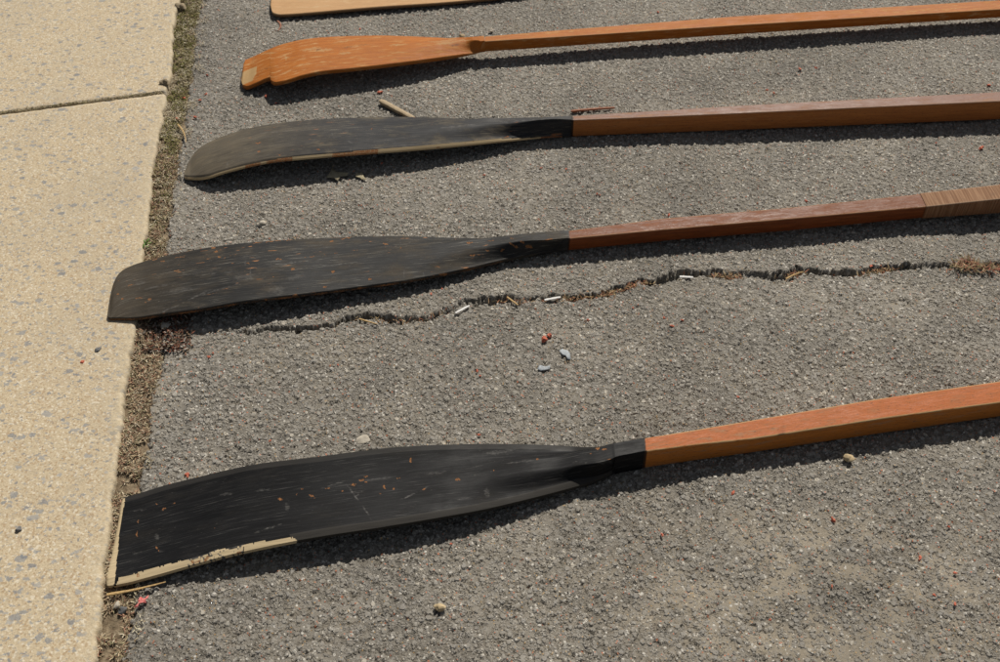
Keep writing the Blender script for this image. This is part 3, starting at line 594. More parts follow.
# ---- second oar: matt scratched black blade, dark red-brown shaft with bound collar
o3 = oar(360, 293, 'scratched matt black oar with orange chips, its tip lying on the pavement')
M_b3 = paint_mat('scratched_black_paint', (.011, .011, .011), (.022, .0215, .0205), (.090, .070, .046), .46, .65, (.20, .185, .155), 1., .5, spec=.12, bare_rand=1., tipwear=(-.04, .24))
M_s3 = wood_mat('dark_red_wood', (.24, .070, .022), (.15, .042, .015), (.27, .095, .036), .5, (.03, .015, .01), .5, .30, (.40, .22, .12), top=(.165, .056, .019), topamt=.75)
def marks3(px, col, idx, top, nt_, uv):
    for x, y, rx, ry, *an in ((118, 294, 2, 1.5), (177, 271, 8, .9), (180, 257, 7, .8), (163, 261, 4, .7), (130, 285, 5, .8, -.3), (138, 298, 6, 1), (150, 299, 3, 1.3), (146, 302, 2, 1), (122, 299, 2, 1), (216, 251.7, 2.6, 1.3), (219.4, 257, 2, 1.2), (225, 258, 1.5, .8), (232.7, 263, 2, 1), (248, 263, 1.3, 1), (279, 259, 4.5, 1.1), (292.5, 269, 2, 2), (258, 279, 2, .9), (273.4, 276.5, 1.2, .9), (324.6, 287, 2.2, 2), (295, 295.2, 3, 1.8), (298, 288.5, 1.2, 1), (312, 256.5, 4, .6), (322, 254.8, 7, .6), (306, 257.5, 1.6, .7), (266, 299, 2, 1.2), (331.5, 241.4, 2.4, 2), (385.3, 243.6, 3.2, 1.6, .3), (400.7, 247.5, 1.5, .8), (333.3, 271.7, 2.2, 1.6), (370, 279, 2.4, 1.9), (437, 267, 3, .8), (443.3, 273.8, 5, 1.5), (404.3, 282.2, 3, 1), (359, 287.4, 2.6, 1.3), (383, 285, 3, .9), (336, 253, 3, .6), (355, 250.5, 4, .5), (470, 242.6, 4, 1.3), (490.7, 240.8, 4.5, .8), (472.3, 255.3, 3, 2), (487.5, 250.2, 2.2, 1.2), (502.5, 250.2, 2.4, 1.8, -.6), (512, 244.5, 4.5, 1.8, .5), (516, 247, 3, 1.6), (522.5, 242.3, 3.5, 2.2, .4), (529, 246.5, 4.5, 2.4, .2), (548.7, 239.3, 5, 1.1), (537.8, 254, 6, .8), (512, 238.2, 2, .8), (346, 238, 8, .8), (273, 241, 10, .9), (257, 242.5, 6, .8), (213, 247.5, 3, 1.4), (291, 239.6, 6, .8)):
        col[:, 1] = np.maximum(col[:, 1], spot(px, x, y, rx, ry, *(an or [-.12])) * top)
    e = (idx >= nt_ - 1) & (idx <= nt_ + 1) & (px[:, 0] < 505); col[e, 1] = np.maximum(col[e, 1], .30 + .36 * fbm(px[e, 0] * .13, px[e, 0] * 0, 71, 3)); col[(idx <= 1) & (px[:, 0] < 420), 1] = .0; f_ = (idx <= 4) & (px[:, 0] < 560); col[f_, 1] = np.maximum(col[f_, 1], .75 * sstep(.5, .62, fbm(px[f_, 0] * .09, px[f_, 0] * 0, 75, 3)))
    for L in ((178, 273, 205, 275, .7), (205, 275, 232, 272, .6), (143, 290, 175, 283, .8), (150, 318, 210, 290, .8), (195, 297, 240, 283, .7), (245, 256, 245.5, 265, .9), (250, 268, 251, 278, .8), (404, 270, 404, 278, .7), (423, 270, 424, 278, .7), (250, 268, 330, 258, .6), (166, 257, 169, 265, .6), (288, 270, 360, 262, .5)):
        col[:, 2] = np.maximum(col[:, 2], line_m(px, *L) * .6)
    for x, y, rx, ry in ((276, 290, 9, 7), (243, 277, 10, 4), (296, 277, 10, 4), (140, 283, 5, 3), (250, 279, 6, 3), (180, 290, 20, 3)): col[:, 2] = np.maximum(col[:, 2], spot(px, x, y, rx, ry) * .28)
rows3 = [
 (108.6, 312, 108, 317.5, .0112, .006, 0, .4, .6), (109.6, 302.5, 108.6, 319.2, .0112, .006, 0, .4, .6), (111.5, 291, 110, 320.4, .0113, .006, 0, .4, .6), (116.5, 277.5, 114, 320.5, .0115, .006, 0, .4, .6), (121.7, 271.3, 119, 320.5, .012, .006, 0, .4, .6), (131.7, 265.8, 127, 320.5, .0125, .006, 0, .4, .6), (144.4, 261.5, 138, 320, .0135, .006, 0, .4, .6), (162.5, 256.6, 155, 317.7, .0175, .006, 0, .4, .6), (180.6, 252.7, 172, 315.2, .0215, .006, 0, .4, .6),
 (210, 247.4, 202, 311.2, .027, .006, 0, .4, .6), (246, 242.9, 238, 304.8, .0305, .006, 0, .4, .6), (282.5, 240.2, 276, 299.8, .0295, .006, 0, .4, .6), (330, 237.8, 324, 294.2, .0245, .006, .0, .4, .6), (366, 236.5, 360, 289.3, .021, .006, .001, .4, .6), (402.5, 236, 398, 284.2, .0185, .006, .003, .36, .6), (440, 237.4, 436, 277.6, .0145, .006, .007, .32, .58), (476, 238.2, 474, 269.4, .0110, .006, .014, .24, .5), (500, 236.6, 499, 263.1, .0085, .006, .019, .12, .5), (512.5, 235.3, 512.5, 260, .008, .006, .022, .02, .52),
 (530, 233.2, 530, 256.5, .0068, .006, .025, .01, .7), (548.7, 231.8, 548.5, 253.4, .006, .006, .026, .004, .94), (568.6, 230.3, 567.6, 250.9, .0055, .006, .0255, .004, .996)]
blade(o3, rows3, M_b3, marks3, camber=.004, chamf=(.0018, .0015))
_, e = shaft(o3, [(567.8, 230.6, 238.7, 250.9, .0055), (665, 218, 229.6, 241.4, .0085), (788, 207.5, 218.8, 231.3, .010), (922, 193.7, 206.8, 218.2, .012)], M_s3, ext_len=0, nseg=300, paint_lap=17)
M_col = NT('binding'); 
def binding():
    k = M_col; uv = k.n('UVMap').outputs[0]; wv = k.noise(k.mapv(uv, (330, 9, 1), (0, 0, .0)), 1., 3, .5); n = k.noise(uv, 60, 4)
    c = k.mix(k.mr(wv.outputs['Fac'], .35, .65), (.17, .082, .038), (.29, .165, .09)); c = k.mix(k.mr(n.outputs['Fac'], .5, .75, 0, .5), c, (.16, .09, .05))
    a = k.n('Attribute', attribute_name='marks'); c = k.mix(k.math('MULTIPLY', k.sep(a.outputs['Color'])[0], .5), c, (.5, .35, .24))
    k.base(c, .7, .12); k.bump(wv.outputs['Fac'], .0012, .8)
binding()
cr = [(922, 193.7, 206.8, 218.2, .012), (998, 185.3, 198.6, 212.8, .0125)]
_, e2 = shaft(o3, cr, M_col.m, ext_len=.26, name='collar', nseg=60, bump_out=.0025)
st0 = e2.copy()
def plain_shaft(parent, e, slope, L, mat):
    x, y, zb, w_, h = e; c = .002
    ring = []
    for t in (0, L): yy_ = y + slope * t; ring.append([(x+t, yy_+c, zb), (x+t, yy_, zb+c), (x+t, yy_, zb+h-c), (x+t, yy_+c, zb+h), (x+t, yy_+w_-c, zb+h), (x+t, yy_+w_, zb+h-c), (x+t, yy_+w_, zb+c), (x+t, yy_+w_-c, zb)])
    co = np.array(ring).reshape(-1, 3); q = [(k, (k+1) % 8, 8 + (k+1) % 8, 8 + k) for k in range(8)]; tr = [(0, k+1, k) for k in range(1, 7)] + [(8, 8+k, 9+k) for k in range(1, 7)]
    col = np.zeros((16, 4)); col[:, 3] = 1
    mesh_np('shaft', co, q, mat, parent, uv=co[:, :2] * 1., col=col, tris=tr, sharp=40); return np.array([x + L, y + slope * L, zb, w_, h])
e3 = plain_shaft(o3, e2, .02, .9, M_s3); grip(o3, e3, M_s3); settle(o3)

# ---- third oar: weathered black blade with bared lower edge, mauve-brown shaft
o2 = oar(400, 160, 'weathered black oar with one long edge worn to pale wood and brown shaft')
M_b2 = paint_mat('weathered_black_paint', (.012, .0125, .0145), (.028, .0275, .028), (.17, .138, .092), .50, .85, (.20, .175, .135), .9, .5, spec=.12, bare_rand=.45, tipwear=(-.02, .40), cream=(.50, .38, .22), orange=(.40, .16, .06))
M_s2 = wood_mat('faded_brown_wood', (.46, .175, .05), (.36, .13, .04), (.40, .20, .09), .5, (.05, .03, .015), .6, .34, (.34, .22, .15), top=(.23, .135, .105), topamt=.9)
def marks2(px, col, idx, top, nt_, uv):
    x = px[:, 0]; lev = np.interp(x, [184, 300, 420, 500, 535], [2.2, 3.2, 5, 4.2, .5]); e = (idx <= nt_ + 1) & (idx >= nt_ - lev)
    col[e & (x < 541), 0] = .95
    o_ = e & (x > 245) & (x < 378); col[o_, 1] = np.maximum(col[o_, 1], .8 * sstep(.30, .42, fbm(x[o_] * .08, x[o_] * 0, 33, 3)))
    k_ = e & (x >= 541) & (x < 562); col[k_, 1] = .62
    for x_, y, rx, ry in ((465, 143, 2, 1), (473, 142, 1.5, 1), (438, 147.5, 3, 1), (506, 137, 4, 1)): col[:, 1] = np.maximum(col[:, 1], spot(px, x_, y, rx, ry) * .8)
    for x_, y, rx, ry in ((259, 151, 2, 1.4), (318.5, 149.5, 2, 1.2), (280, 155, 1.5, .8), (372, 128.5, 1.2, .8), (350, 155, 1, 1), (556, 134.5, 7, 1.8), (258, 143, 4, .9)): col[:, 1] = np.maximum(col[:, 1], spot(px, x_, y, rx, ry) * top)
    for L in ((228, 160, 226, 170, .8), (332, 133, 334, 138, .7), (348, 141, 353, 144, .8), (350, 147, 351, 153, .7), (374, 141, 375, 146, .6), (440, 128, 480, 124, .8), (500, 122, 545, 119, .6), (260, 133, 290, 131, .7), (420, 146, 440, 143, .6)):
        col[:, 2] = np.maximum(col[:, 2], line_m(px, *L) * .6)
rows2 = [
 (184.7, 175, 184.4, 178.0, .002, .0075, 0, .4, .6), (185.4, 170.7, 185, 179, .002, .0075, 0, .4, .6), (190, 159.8, 189, 179.8, .004, .0075, 0, .4, .6), (199, 149, 197.5, 180.2, .008, .0075, 0, .4, .6), (211.7, 141.3, 208, 179, .0165, .0075, 0, .4, .6), (224.4, 136.2, 220, 175.2, .0235, .0075, 0, .4, .6), (242.5, 130.2, 239, 169.9, .0295, .0075, 0, .4, .6), (260.6, 126.2, 258, 165.5, .033, .0075, 0, .4, .6), (278.7, 123.3, 276, 162.4, .0352, .0075, 0, .4, .6), (306, 120.4, 303, 159.7, .036, .0075, 0, .4, .6), (330, 118.9, 328, 157.6, .035, .0075, 0, .4, .6), (356, 117.8, 355, 155.4, .0335, .0075, 0, .4, .6), (392, 117, 391, 152.7, .031, .0075, .001, .4, .6), (428.7, 117.4, 428, 149.7, .0283, .0075, .004, .34, .6), (470, 118.8, 470, 145.7, .0225, .0075, .010, .28, .55), (506, 118.6, 506, 142, .0165, .0075, .019, .18, .5), (530, 118, 530, 139.5, .011, .0075, .027, .08, .5),
 (545, 117.4, 545, 138, .0065, .0075, .033, .015, .56), (558, 116.7, 558, 137.3, .0025, .0075, .036, .008, .72), (571, 115.8, 570.8, 136.9, .0002, .0075, .0365, .004, .97)]
blade(o2, rows2, M_b2, marks2, camber=.006, chamf=(.0062, .0035))
def sm2(px, col, idx):
    for x, y, rx, ry in ((585, 127, 3, 3), (592, 129, 2, 4), (604, 127, 2, 3), (825, 115, 3, 2), (912, 111, 4, 1.5), (790, 121, 3, 1)): col[:, 2] = np.maximum(col[:, 2], spot(px, x, y, rx, ry) * .6)
_, e = shaft(o2, [(570.9, 115.7, 120.3, 136.9, .0002), (620, 112.6, 118.3, 134.9, .001), (740, 105.2, 113.1, 130.2, .003), (1000, 91.5, 100.9, 119.6, .0035)], M_s2, marks=sm2, nseg=400, paint_lap=29)
grip(o2, e, M_s2); settle(o2)

# ---- fourth oar: all orange varnish, broken tip
o1 = oar(360, 76, 'slim orange varnished oar with a notch broken out of its blade tip')
M_b1 = wood_mat('orange_varnish', (.43, .145, .025), (.32, .10, .018), (.48, .29, .13), .8, (.12, .045, .02), .3, .48, (.5, .3, .14), .6, .8)
def marks1(px, col, idx, top, nt_, uv):
    for P in ([(241, 73), (257, 66), (256, 74), (252, 81), (241, 86)],): col[poly_in(px, P), 1] = 1
    for x, y, rx, ry in ((312, 49, 12, 2.6), (325, 50, 10, 2), (345, 53, 8, 2), (345, 41, 12, 1.2), (268, 53, 9, 1.2), (355, 47, 6, 1), (446, 43, 12, 2.5), (462, 40.5, 10, 1.4), (444, 41, 14, 1.2), (395, 45, 6, 1.2), (286, 58, 1.2, 3)):
        col[:, 1] = np.maximum(col[:, 1], spot(px, x, y, rx, ry) * .55)
    for x, y, rx, ry in ((318, 50, 2.2, 1.6), (266, 69, 2, 1), (348, 47, 5, .8), (362, 45, 6, .5), (455, 45, 5, 1.5), (258, 76, 1.2, 1.2)):
        col[:, 2] = np.maximum(col[:, 2], spot(px, x, y, rx, ry) * .6)
    e = (idx == nt_ - 1) | (idx == 0); col[e, 0] = .8
    col[(idx == nt_ + 1), 2] = .5
rows1 = [
 (243.6, 64.5, 242, 84, .002, .009, 0, .4, .6), (245.6, 60.5, 243.2, 88, .002, .009, 0, .4, .6), (251, 57.8, 247.5, 89.6, .004, .009, 0, .4, .6), (257.2, 55, 255, 86.9, .011, .009, 0, .4, .6), (270.6, 48.8, 270.6, 81.0, .024, .009, 0, .4, .6), (271.2, 48.6, 271.3, 83.3, .0246, .009, 0, .4, .6), (275.6, 46.8, 275.5, 85.6, .0275, .009, 0, .4, .6), (284.4, 43.8, 284.4, 84.3, .0305, .009, 0, .4, .6), (304.7, 39.4, 303, 78.6, .0358, .009, 0, .4, .6), (325, 37.3, 322, 74.7, .037, .009, 0, .4, .6), (350, 36.2, 348, 72, .0362, .009, 0, .4, .6), (380.8, 35.7, 380, 68.4, .034, .009, .0, .4, .6), (408, 36.4, 408, 65, .031, .009, .003, .4, .55), (435, 37.6, 436, 61.3, .0273, .009, .006, .3, .5), (453.6, 38.4, 455, 58.2, .025, .008, .010, .2, .42), (465, 37.9, 467, 55.9, .0225, .006, .015, .06, .34),
 (472, 37.3, 474.5, 54.3, .0208, .004, .0225, .012, .42), (476, 36.9, 478.6, 53.0, .0202, .003, .025, .008, .64), (479, 36.6, 481, 52.3, .0200, .003, .026, .004, .97), (484, 36.2, 485, 52.0, .0198, .003, .0268, .004, .996)]
blade(o1, rows1, M_b1, marks1, camber=.003, chamf=(.0018, .0015))
_, e = shaft(o1, [(485, 36.1, 41.4, 52.0, .0198), (560, 29.8, 36.8, 46.9, .0202), (740, 15.7, 25, 34.4, .0225), (1000, 0, 9.1, 17.7, .0225)], M_b1, nseg=400)
grip(o1, e, M_b1); settle(o1)

# ---- farthest oar: bare pale wood, only its lower edge is in the picture
o0 = oar(360, 12, 'pale bare wood oar at the top edge of the photo, rounded blade corner')
M_b0 = wood_mat('pale_bare_wood', (.54, .33, .165), (.46, .27, .13), (.62, .47, .29), .5, (.22, .13, .07), .2, .6, (.5, .35, .2), .4, .8)
rows0 = [(274, -20, 271.0, 8, .0068, .007, 0, .4, .6), (277, -25, 273, 14.8, .0066, .007, 0, .4, .6), (284, -27, 280.4, 17.0, .0065, .007, 0, .4, .6), (310, -29, 308, 15.3, .0075, .007, 0, .4, .6), (346, -31, 344, 12.2, .008, .007, 0, .4, .6), (381, -32, 380, 9.2, .008, .007, 0, .4, .6), (441, -32, 440, 5.2, .0065, .007, .002, .4, .6), (482, -32, 481, 1.6, .006, .007, .006, .3, .6), (520, -32, 520, -2.4, .005, .007, .012, .2, .6), (560, -32, 560, -8, .003, .007, .02, .1, .7), (600, -32.5, 600, -14, .002, .007, .026, .01, .94), (640, -34.5, 640, -16.6, .001, .007, .027, .004, .996)]
def marks0(px, col, idx, top, nt_, uv): col[idx == nt_, 2] = .85; col[idx == nt_ + 1, 2] = .85
blade(o0, rows0, M_b0, marks0, camber=.002, chamf=(.002, .002), nrow=300)
_, e = shaft(o0, [(640, -34.5, -28.5, -16.6, .001), (1000, -53, -45.6, -33, .002)], M_b0, nseg=80)
grip(o0, e, M_b0); settle(o0)

# ------------------------------------------------------------------ loose things
def stick(name, p0, p1, w_, h, mat, label, cat, group=None, z=.0005, taper=.7, kink=.0, z1=None, seed=1):
    r = random.Random(seed); a = at(*p0, z); b = at(*p1, z if z1 is None else z1); d = b - a; L = np.linalg.norm(d); d /= L; s = np.cross([0, 0, 1], d); s /= np.linalg.norm(s); u = np.cross(d, s)
    n = 12; co = []; nr = 8
    for i in range(n):
        t = i / (n - 1); k = (1 - (1 - taper) * t) * (1 + r.uniform(-.08, .08)); o_ = s * (kink * sin(t * pi) * L + r.uniform(-.03, .03) * w_)
        if i in (0, n - 1): k *= .8
        for j in range(nr):
            an = 2 * pi * (j + .5) / nr; cx = np.sign(cos(an)) * abs(cos(an))**.3; cz = np.sign(sin(an)) * abs(sin(an))**.3
            co.append(a + d * L * t + o_ + s * cx * w_ / 2 * k + u * (cz * h / 2 * k + h / 2))
    q = [(i*nr + j, i*nr + (j+1) % nr, (i+1)*nr + (j+1) % nr, (i+1)*nr + j) for i in range(n-1) for j in range(nr)]
    t = [(0, k+1, k) for k in range(1, nr-1)] + [((n-1)*nr, (n-1)*nr+k, (n-1)*nr+k+1) for k in range(1, nr-1)]
    co = np.array(co); c0 = (a + b) / 2; c0[2] = 0; o = mesh_np(name, co - c0, q, mat, tris=t, sharp=45); o.location = tuple(c0)
    bm = bmesh.new(); bm.from_mesh(o.data); bmesh.ops.recalc_face_normals(bm, faces=bm.faces); bm.to_mesh(o.data); bm.free()
    return tag(o, label, cat, group)
def pebble(name, px, py, r_, mat, label, cat, group=None, sq=(1, .8, .6), z=0.001, seed=0, lobes=.25):
    bm = bmesh.new(); bmesh.ops.create_icosphere(bm, subdivisions=3, radius=1.)
    rr = random.Random(seed); ph = [rr.uniform(0, 6) for _ in range(6)]
    for v in bm.verts:
        c = v.co; k = 1 + lobes * (sin(2.3*c.x + ph[0]) * cos(2.9*c.y + ph[1]) + .5 * sin(5*c.z + ph[2] + 3*c.x)) ; 
        for nx, ny, nz, dd in ((.8, .3, .5, .8), (-.6, .5, .6, .82), (.1, -.8, .6, .8), (-.3, -.2, .93, .75)):
            dt = c.x*nx + c.y*ny + c.z*nz
            if dt > dd: k *= dd / dt
        v.co = Vector((c.x * sq[0], c.y * sq[1], c.z * sq[2])) * k * r_
    me = bpy.data.meshes.new(name); bm.to_mesh(me); bm.free(); me.materials.append(mat); me.polygons.foreach_set('use_smooth', np.ones(len(me.polygons), bool)); me.set_sharp_from_angle(angle=radians(28))
    o = bpy.data.objects.new(name, me); COL.objects.link(o); p = at(px, py, z); o.location = (p[0], p[1], z + r_ * sq[2] * .55); o.rotation_euler = (0, 0, rr.uniform(0, 6))
    return tag(o, label, cat, group)
def scrap(name, poly, mat, label, cat, group=None, z=.003, thick=.0004, curl=.003, seed=0):
    """thin irregular piece, outline given in photo pixels and laid on the ground; gets thickness and a curl"""
    P = at(*np.array(poly, float).T, z); c = P.mean(0); r = random.Random(seed); n = len(P)
    co = [c + [0, 0, .001]]
    for ring in (.5, 1.):
        for p in P:
            q = c + (p - c) * ring; q[2] = z + curl * ring * r.uniform(-.1, 1.); co.append(q)
    tr = [(0, 1 + k, 1 + (k+1) % n) for k in range(n)]; q = [(1 + k, 1 + n + k, 1 + n + (k+1) % n, 1 + (k+1) % n) for k in range(n)]
    co = np.array(co) - [c[0], c[1], 0]
    o = mesh_np(name, co, q, mat, tris=tr, smooth=False); o.location = (c[0], c[1], 0)
    m_ = o.modifiers.new('thickness', 'SOLIDIFY'); m_.thickness = thick
    return tag(o, label, cat, group)
M_drift = flat_mat('grey_driftwood', (.30, .22, .13), (.42, .33, .21), .75, 200)
M_white = flat_mat('white_paper', (.72, .71, .68), (.55, .53, .50), .7, 400)
M_straw = flat_mat('straw', (.50, .34, .14), (.36, .23, .10), .7, 300)
M_redbit = flat_mat('red_brick_chip', (.52, .15, .085), (.40, .10, .06), .8, 300)
M_bark = flat_mat('reddish_bark', (.33, .15, .09), (.22, .09, .05), .8, 300)
M_tan = flat_mat('tan_stone', (.48, .36, .20), (.40, .32, .20), .8, 200)
M_pale = flat_mat('pale_stone', (.44, .40, .33), (.33, .29, .23), .85, 260)
M_darkst = flat_mat('brown_stone', (.20, .155, .095), (.28, .22, .14), .85, 260)
M_leaf = flat_mat('dry_leaf', (.34, .30, .20), (.26, .22, .14), .8, 200)
M_green = flat_mat('green_leaf', (.10, .19, .035), (.14, .24, .05), .5, 200)
M_film = flat_mat('bluish_scrap', (.24, .27, .29), (.38, .40, .41), .7, 500)
M_redp = flat_mat('red_paper', (.50, .05, .05), (.66, .30, .26), .7, 500)

stick('wood_strip', (380.5, 102.5), (414, 120.5), .0125, .009, M_drift, 'short flat strip of pale driftwood poking out behind the weathered black blade', 'wood strip', z=.001, taper=.9)
stick('wood_splinter', (571, 112.2), (614.5, 108.6), .0055, .005, M_bark, 'thin reddish wood splinter lying just behind the brown shaft', 'splinter', z=.0005, taper=.8, kink=.01)
stick('twig', (107, 595.5), (166, 582.5), .0045, .003, M_straw, 'flat tan twig on the dirt under the cream edged blade tip', 'twig', z=.005, taper=.35, kink=-.02)
stick('straw_stem', (359, 319.3), (377, 324.5), .0030, .0025, M_straw, 'yellow straw stem across the left part of the crack', 'straw', z=.001, taper=.6)
stick('straw_stem', (507, 297.5), (518, 305.5), .0034, .0025, M_straw, 'yellow straw stem slanting between two white scraps in the crack', 'straw', z=.001, taper=.7, seed=3)
stick('twig', (786, 279.5), (803, 272), .003, .0025, M_straw, 'thin yellowish twig lying in the crack under the dark red shaft', 'twig', z=.001, taper=.5, kink=.04, seed=5)
stick('bark_strip', (277.5, 21), (278, 31), .005, .002, M_bark, 'curled pink bark strip just below the pale farthest blade', 'bark strip', z=.001, taper=.6, kink=.15)
stick('seed_pod', (178, 125), (186, 143), .004, .003, M_straw, 'slender tan seed pod on the moss left of the weathered black tip', 'seed pod', z=.006, taper=.4, kink=.06, seed=8)
for a, b, lab, sd in (((455.5, 313.5), (469.5, 306), 'flat white paper scrap at a bend in the crack, leftmost of the three', 2), ((544.5, 300.5), (560.5, 297.6), 'white paper scrap lying level in the middle of the crack', 3), ((679.5, 277), (693, 277.8), 'white paper scrap with litter on its left, rightmost of three in the crack', 4)):
    stick('paper_scrap', a, b, .0048, .0022, M_white, lab, 'paper scrap', 'white scraps along the crack', z=.0015, taper=.85, seed=sd)
scrap('leaf_fragment', [(326, 178), (331, 171), (332, 168), (337, 172), (349, 173), (347, 176), (340, 177), (338, 182), (334, 178)], M_leaf, 'grey star shaped piece of dry leaf in the shade of the weathered black blade', 'leaf fragment', z=.002, curl=.001, seed=2)
scrap('leaf_fragment', [(355, 174), (362, 172.5), (364, 177), (367, 180), (362, 180), (360, 178), (356, 177)], M_leaf, 'small pale dry leaf scrap half out of the blade shadow', 'leaf fragment', z=.002, curl=.001, seed=3)
scrap('flake', [(559, 351), (562, 349), (568, 351), (570, 354), (571, 359), (568, 360), (566, 356), (562, 355)], M_film, 'bluish white flake below the red berry crumbs', 'flake', z=.0004, curl=.0012, seed=4)
scrap('flake', [(537, 369), (540, 365.5), (545, 367), (550, 366), (550, 369), (545, 370.5), (540, 371)], M_film, 'lower bluish grey flake left of the other one, flat on asphalt', 'flake', z=.0004, curl=.0012, seed=5)
scrap('paper_flake', [(161, 326), (163, 322), (166, 323), (170, 321.5), (171, 325), (168, 328), (165, 327.5), (162, 330)], M_pale, 'grey paper flake in the shade beneath the matt black blade tip', 'flake', z=.005, curl=.002, seed=6)
scrap('red_scrap', [(138, 601), (141, 598), (144, 599), (149, 595.5), (148.5, 599), (146, 601), (147, 604), (143, 603), (140, 605), (137, 608), (135, 608), (139, 603)], M_redp, 'crumpled red and pink paper scrap beside the nearest blade tip', 'paper scrap', z=.005, curl=.005, seed=7)
pebble('berry_crumb', 544.5, 340, .0058, M_redbit, 'larger reddish berry crumb, left half of a pair on open asphalt', 'berry crumb', 'red berry crumbs', z=.0005, seed=2, lobes=.3, sq=(1, .9, .8))
pebble('berry_crumb', 549.5, 336, .0040, M_redbit, 'smaller reddish berry crumb, upper right one of a pair on open asphalt', 'berry crumb', 'red berry crumbs', z=.0005, seed=3, lobes=.3, sq=(1, .9, .9))
pebble('pebble', 440, 608, .0075, M_tan, 'pale cream pebble below the nearest blade, at the bottom of the photo', 'pebble', z=.001, seed=5)
pebble('pebble', 848, 459, .0085, M_tan, 'tan pebble at the shadow edge of the nearest shaft', 'pebble', z=.001, seed=6)
pebble('pebble', 262, 225, .010, M_pale, 'pale stone set by a pit above the matt black blade', 'pebble', z=-.003, seed=7)
pebble('stone', 165, 84, .013, M_darkst, 'mossy brown stone at the corner of the slab joint', 'stone', z=.008, seed=8)
pebble('stone', 181, 7, .013, M_darkst, 'dark brown stone on the moss at the top of the photo', 'stone', z=.006, seed=9, sq=(1.3, .8, .5))
pebble('pebble', 19, 530, .005, flat_mat('slate', (.11, .11, .11), (.16, .155, .15), .7), 'small dark round pebble on the near paving slab', 'pebble', z=SLAB_Z, seed=10)
pebble('pebble', 98, 350, .006, flat_mat('slate2', (.11, .11, .11), (.16, .155, .15), .7), 'dark grey pebble on the slab beside the matt blade tip', 'pebble', z=SLAB_Z, seed=11, sq=(1, .7, .4))
pebble('gum_patch', 363, 440, .009, M_pale, 'flattened pale gum patch behind the nearest black blade', 'chewing gum', z=-.0032, seed=12, sq=(1, 1.3, .28), lobes=.1)
pebble('stone', 123, 611, .006, flat_mat('slate3', (.07, .07, .07), (.12, .115, .11), .7), 'small dark stone wedged in the dirt under the nearest tip', 'stone', z=.001, seed=13)
pebble('pebble', 117, 606, .005, M_pale, 'pale grey pebble in the dirt under the nearest tip', 'pebble', z=.001, seed=14)
pebble('pebble', 491, 31, .0075, M_pale, 'white pebble above the orange varnished shaft', 'pebble', z=.002, seed=19)
pebble('pebble', 462, 36.5, .0075, M_tan, 'cream pebble behind the neck of the orange varnished oar', 'pebble', z=.002, seed=20)
# little green plant
pl = empty('seedling', tuple(at(146, 247, .004))); tag(pl, 'tiny green seedling growing at the pavement edge above the matt blade', 'seedling')
def leaf(parent, dx, dy, L, W, rz, up, mat=None):
    co = []; q = []
    for i in range(9):
        t = i / 8; wv = W * sin(pi * min(1, t * .96 + .04))**.8 * (1 - .3 * t); zz = up * sin(t * 2.0) * L
        for sgn in (-1, 0, 1): x = t * L; y = sgn * wv / 2; co.append((dx + x * cos(rz) - y * sin(rz), dy + x * sin(rz) + y * cos(rz), .003 + zz + abs(sgn) * wv * .18))
    for i in range(8):
        for j in (0, 1): q.append((i*3 + j, i*3 + j + 1, (i+1)*3 + j + 1, (i+1)*3 + j))
    o = mesh_np('leaf', np.array(co), q, M_green, parent); m_ = o.modifiers.new('thickness', 'SOLIDIFY'); m_.thickness = .0004; return o
for args in ((0, 0, .016, .0048, 1.1, .5), (.001, .0, .013, .004, .3, .4), (0, .001, .012, .004, 2.0, .5), (-.003, -.008, .012, .0045, 1.4, .3), (.001, -.004, .009, .003, -.5, .4)): leaf(pl, *args)
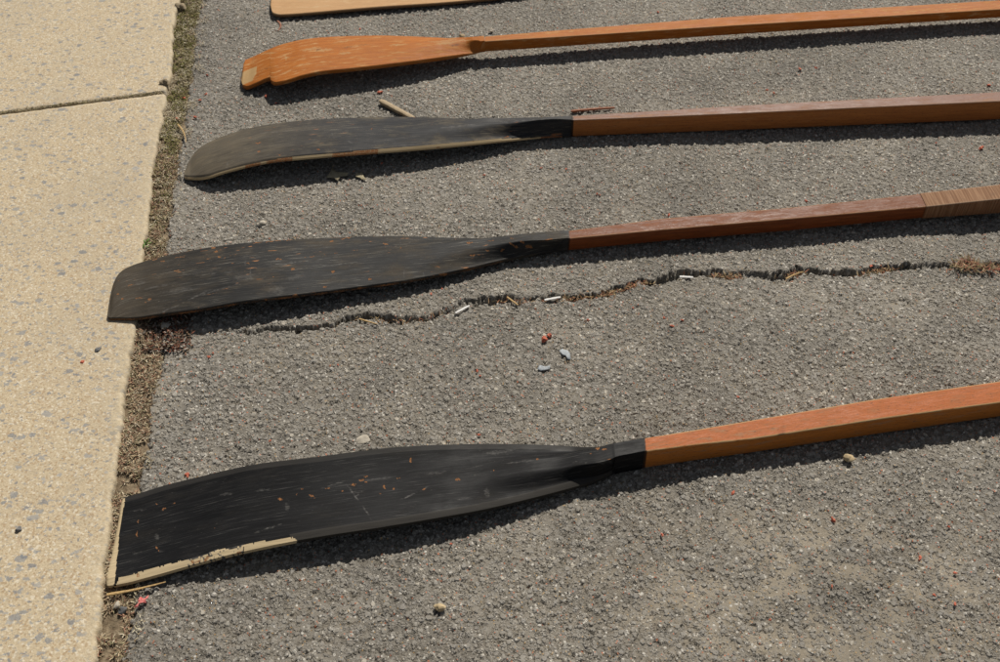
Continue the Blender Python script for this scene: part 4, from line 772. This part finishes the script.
# loose red and orange chips
GR = 'tiny loose brick chips scattered over the asphalt'; first = None
chips = [(184, 98, 3), (207, 75, 2), (200, 100, 2.2), (206, 94, 2), (195, 117, 3), (178, 119, 3), (209, 357, 2.4), (213, 353, 2), (266, 96, 3.2), (276, 103, 1.6), (379.5, 92, 3.5), (360, 29, 2), (547, 22, 1.6), (658, 12, 2), (800, 69, 2.6), (816, 68, 2), (767, 90, 2.4), (774, 93, 2), (989, 85, 2.6), (981, 148, 3.6), (936, 143, 2), (484, 175, 2), (541, 168, 2), (566, 169, 2), (597, 194, 2.2), (669, 215, 2.4), (382, 163, 2), (431, 294, 2), (442, 289, 2), (672, 326, 3), (664, 318, 2), (682, 320, 2), (633, 308, 2), (477, 371, 2.6), (480, 376, 1.6), (588, 320, 1.8), (338, 365, 2), (733, 493, 3.4), (738, 397, 2), (833, 520, 4), (479, 435, 3), (270, 441, 2), (187, 475, 4.2), (920, 558, 3.4), (955, 573, 3.6), (955, 604, 3), (934, 595, 2.4), (949, 527, 2.4), (451, 544, 2.6), (662, 535, 3), (770, 620, 2), (832, 586, 2), (600, 195, 1.6), (1000, 270, 2), (871, 266, 2.6), (806, 201, 2.2)]
for i, (x, y, s_) in enumerate(chips):
    if first is None:
        first = pebble('brick_chip', x, y, .0014, M_redbit, 'tiny red brick chip lying loose on the grey asphalt', 'brick chip', GR, z=.0005, seed=40)
        variants = [first.data]
        for sd in (41, 42, 43):
            v = pebble('brick_chip', x, y, .0014, M_redbit, '', '', None, z=.0005, seed=sd, lobes=.4, sq=(1.3, .8, .7)); variants.append(v.data); bpy.data.objects.remove(v)
        o = first
    else:
        o = first.copy(); COL.objects.link(o); o.data = variants[i % 4]
    p = at(x, y, .0008); o.location = tuple(p + [0, 0, .0005]); k = s_ * (.55 + .55 * p[1]) * .55; o.scale = (k, k, k); o.rotation_euler = (random.uniform(-.4, .4), random.uniform(-.4, .4), random.uniform(0, 6))
for o, lb in ((pebble('brick_chip', 82.5, 362, .0032, M_redbit, 'red brick chip lying on the tan pavement slab', 'brick chip', None, z=SLAB_Z, seed=60, sq=(1, .9, .5)), 0),): pass

S.render.resolution_x = 1024; S.render.resolution_y = 678
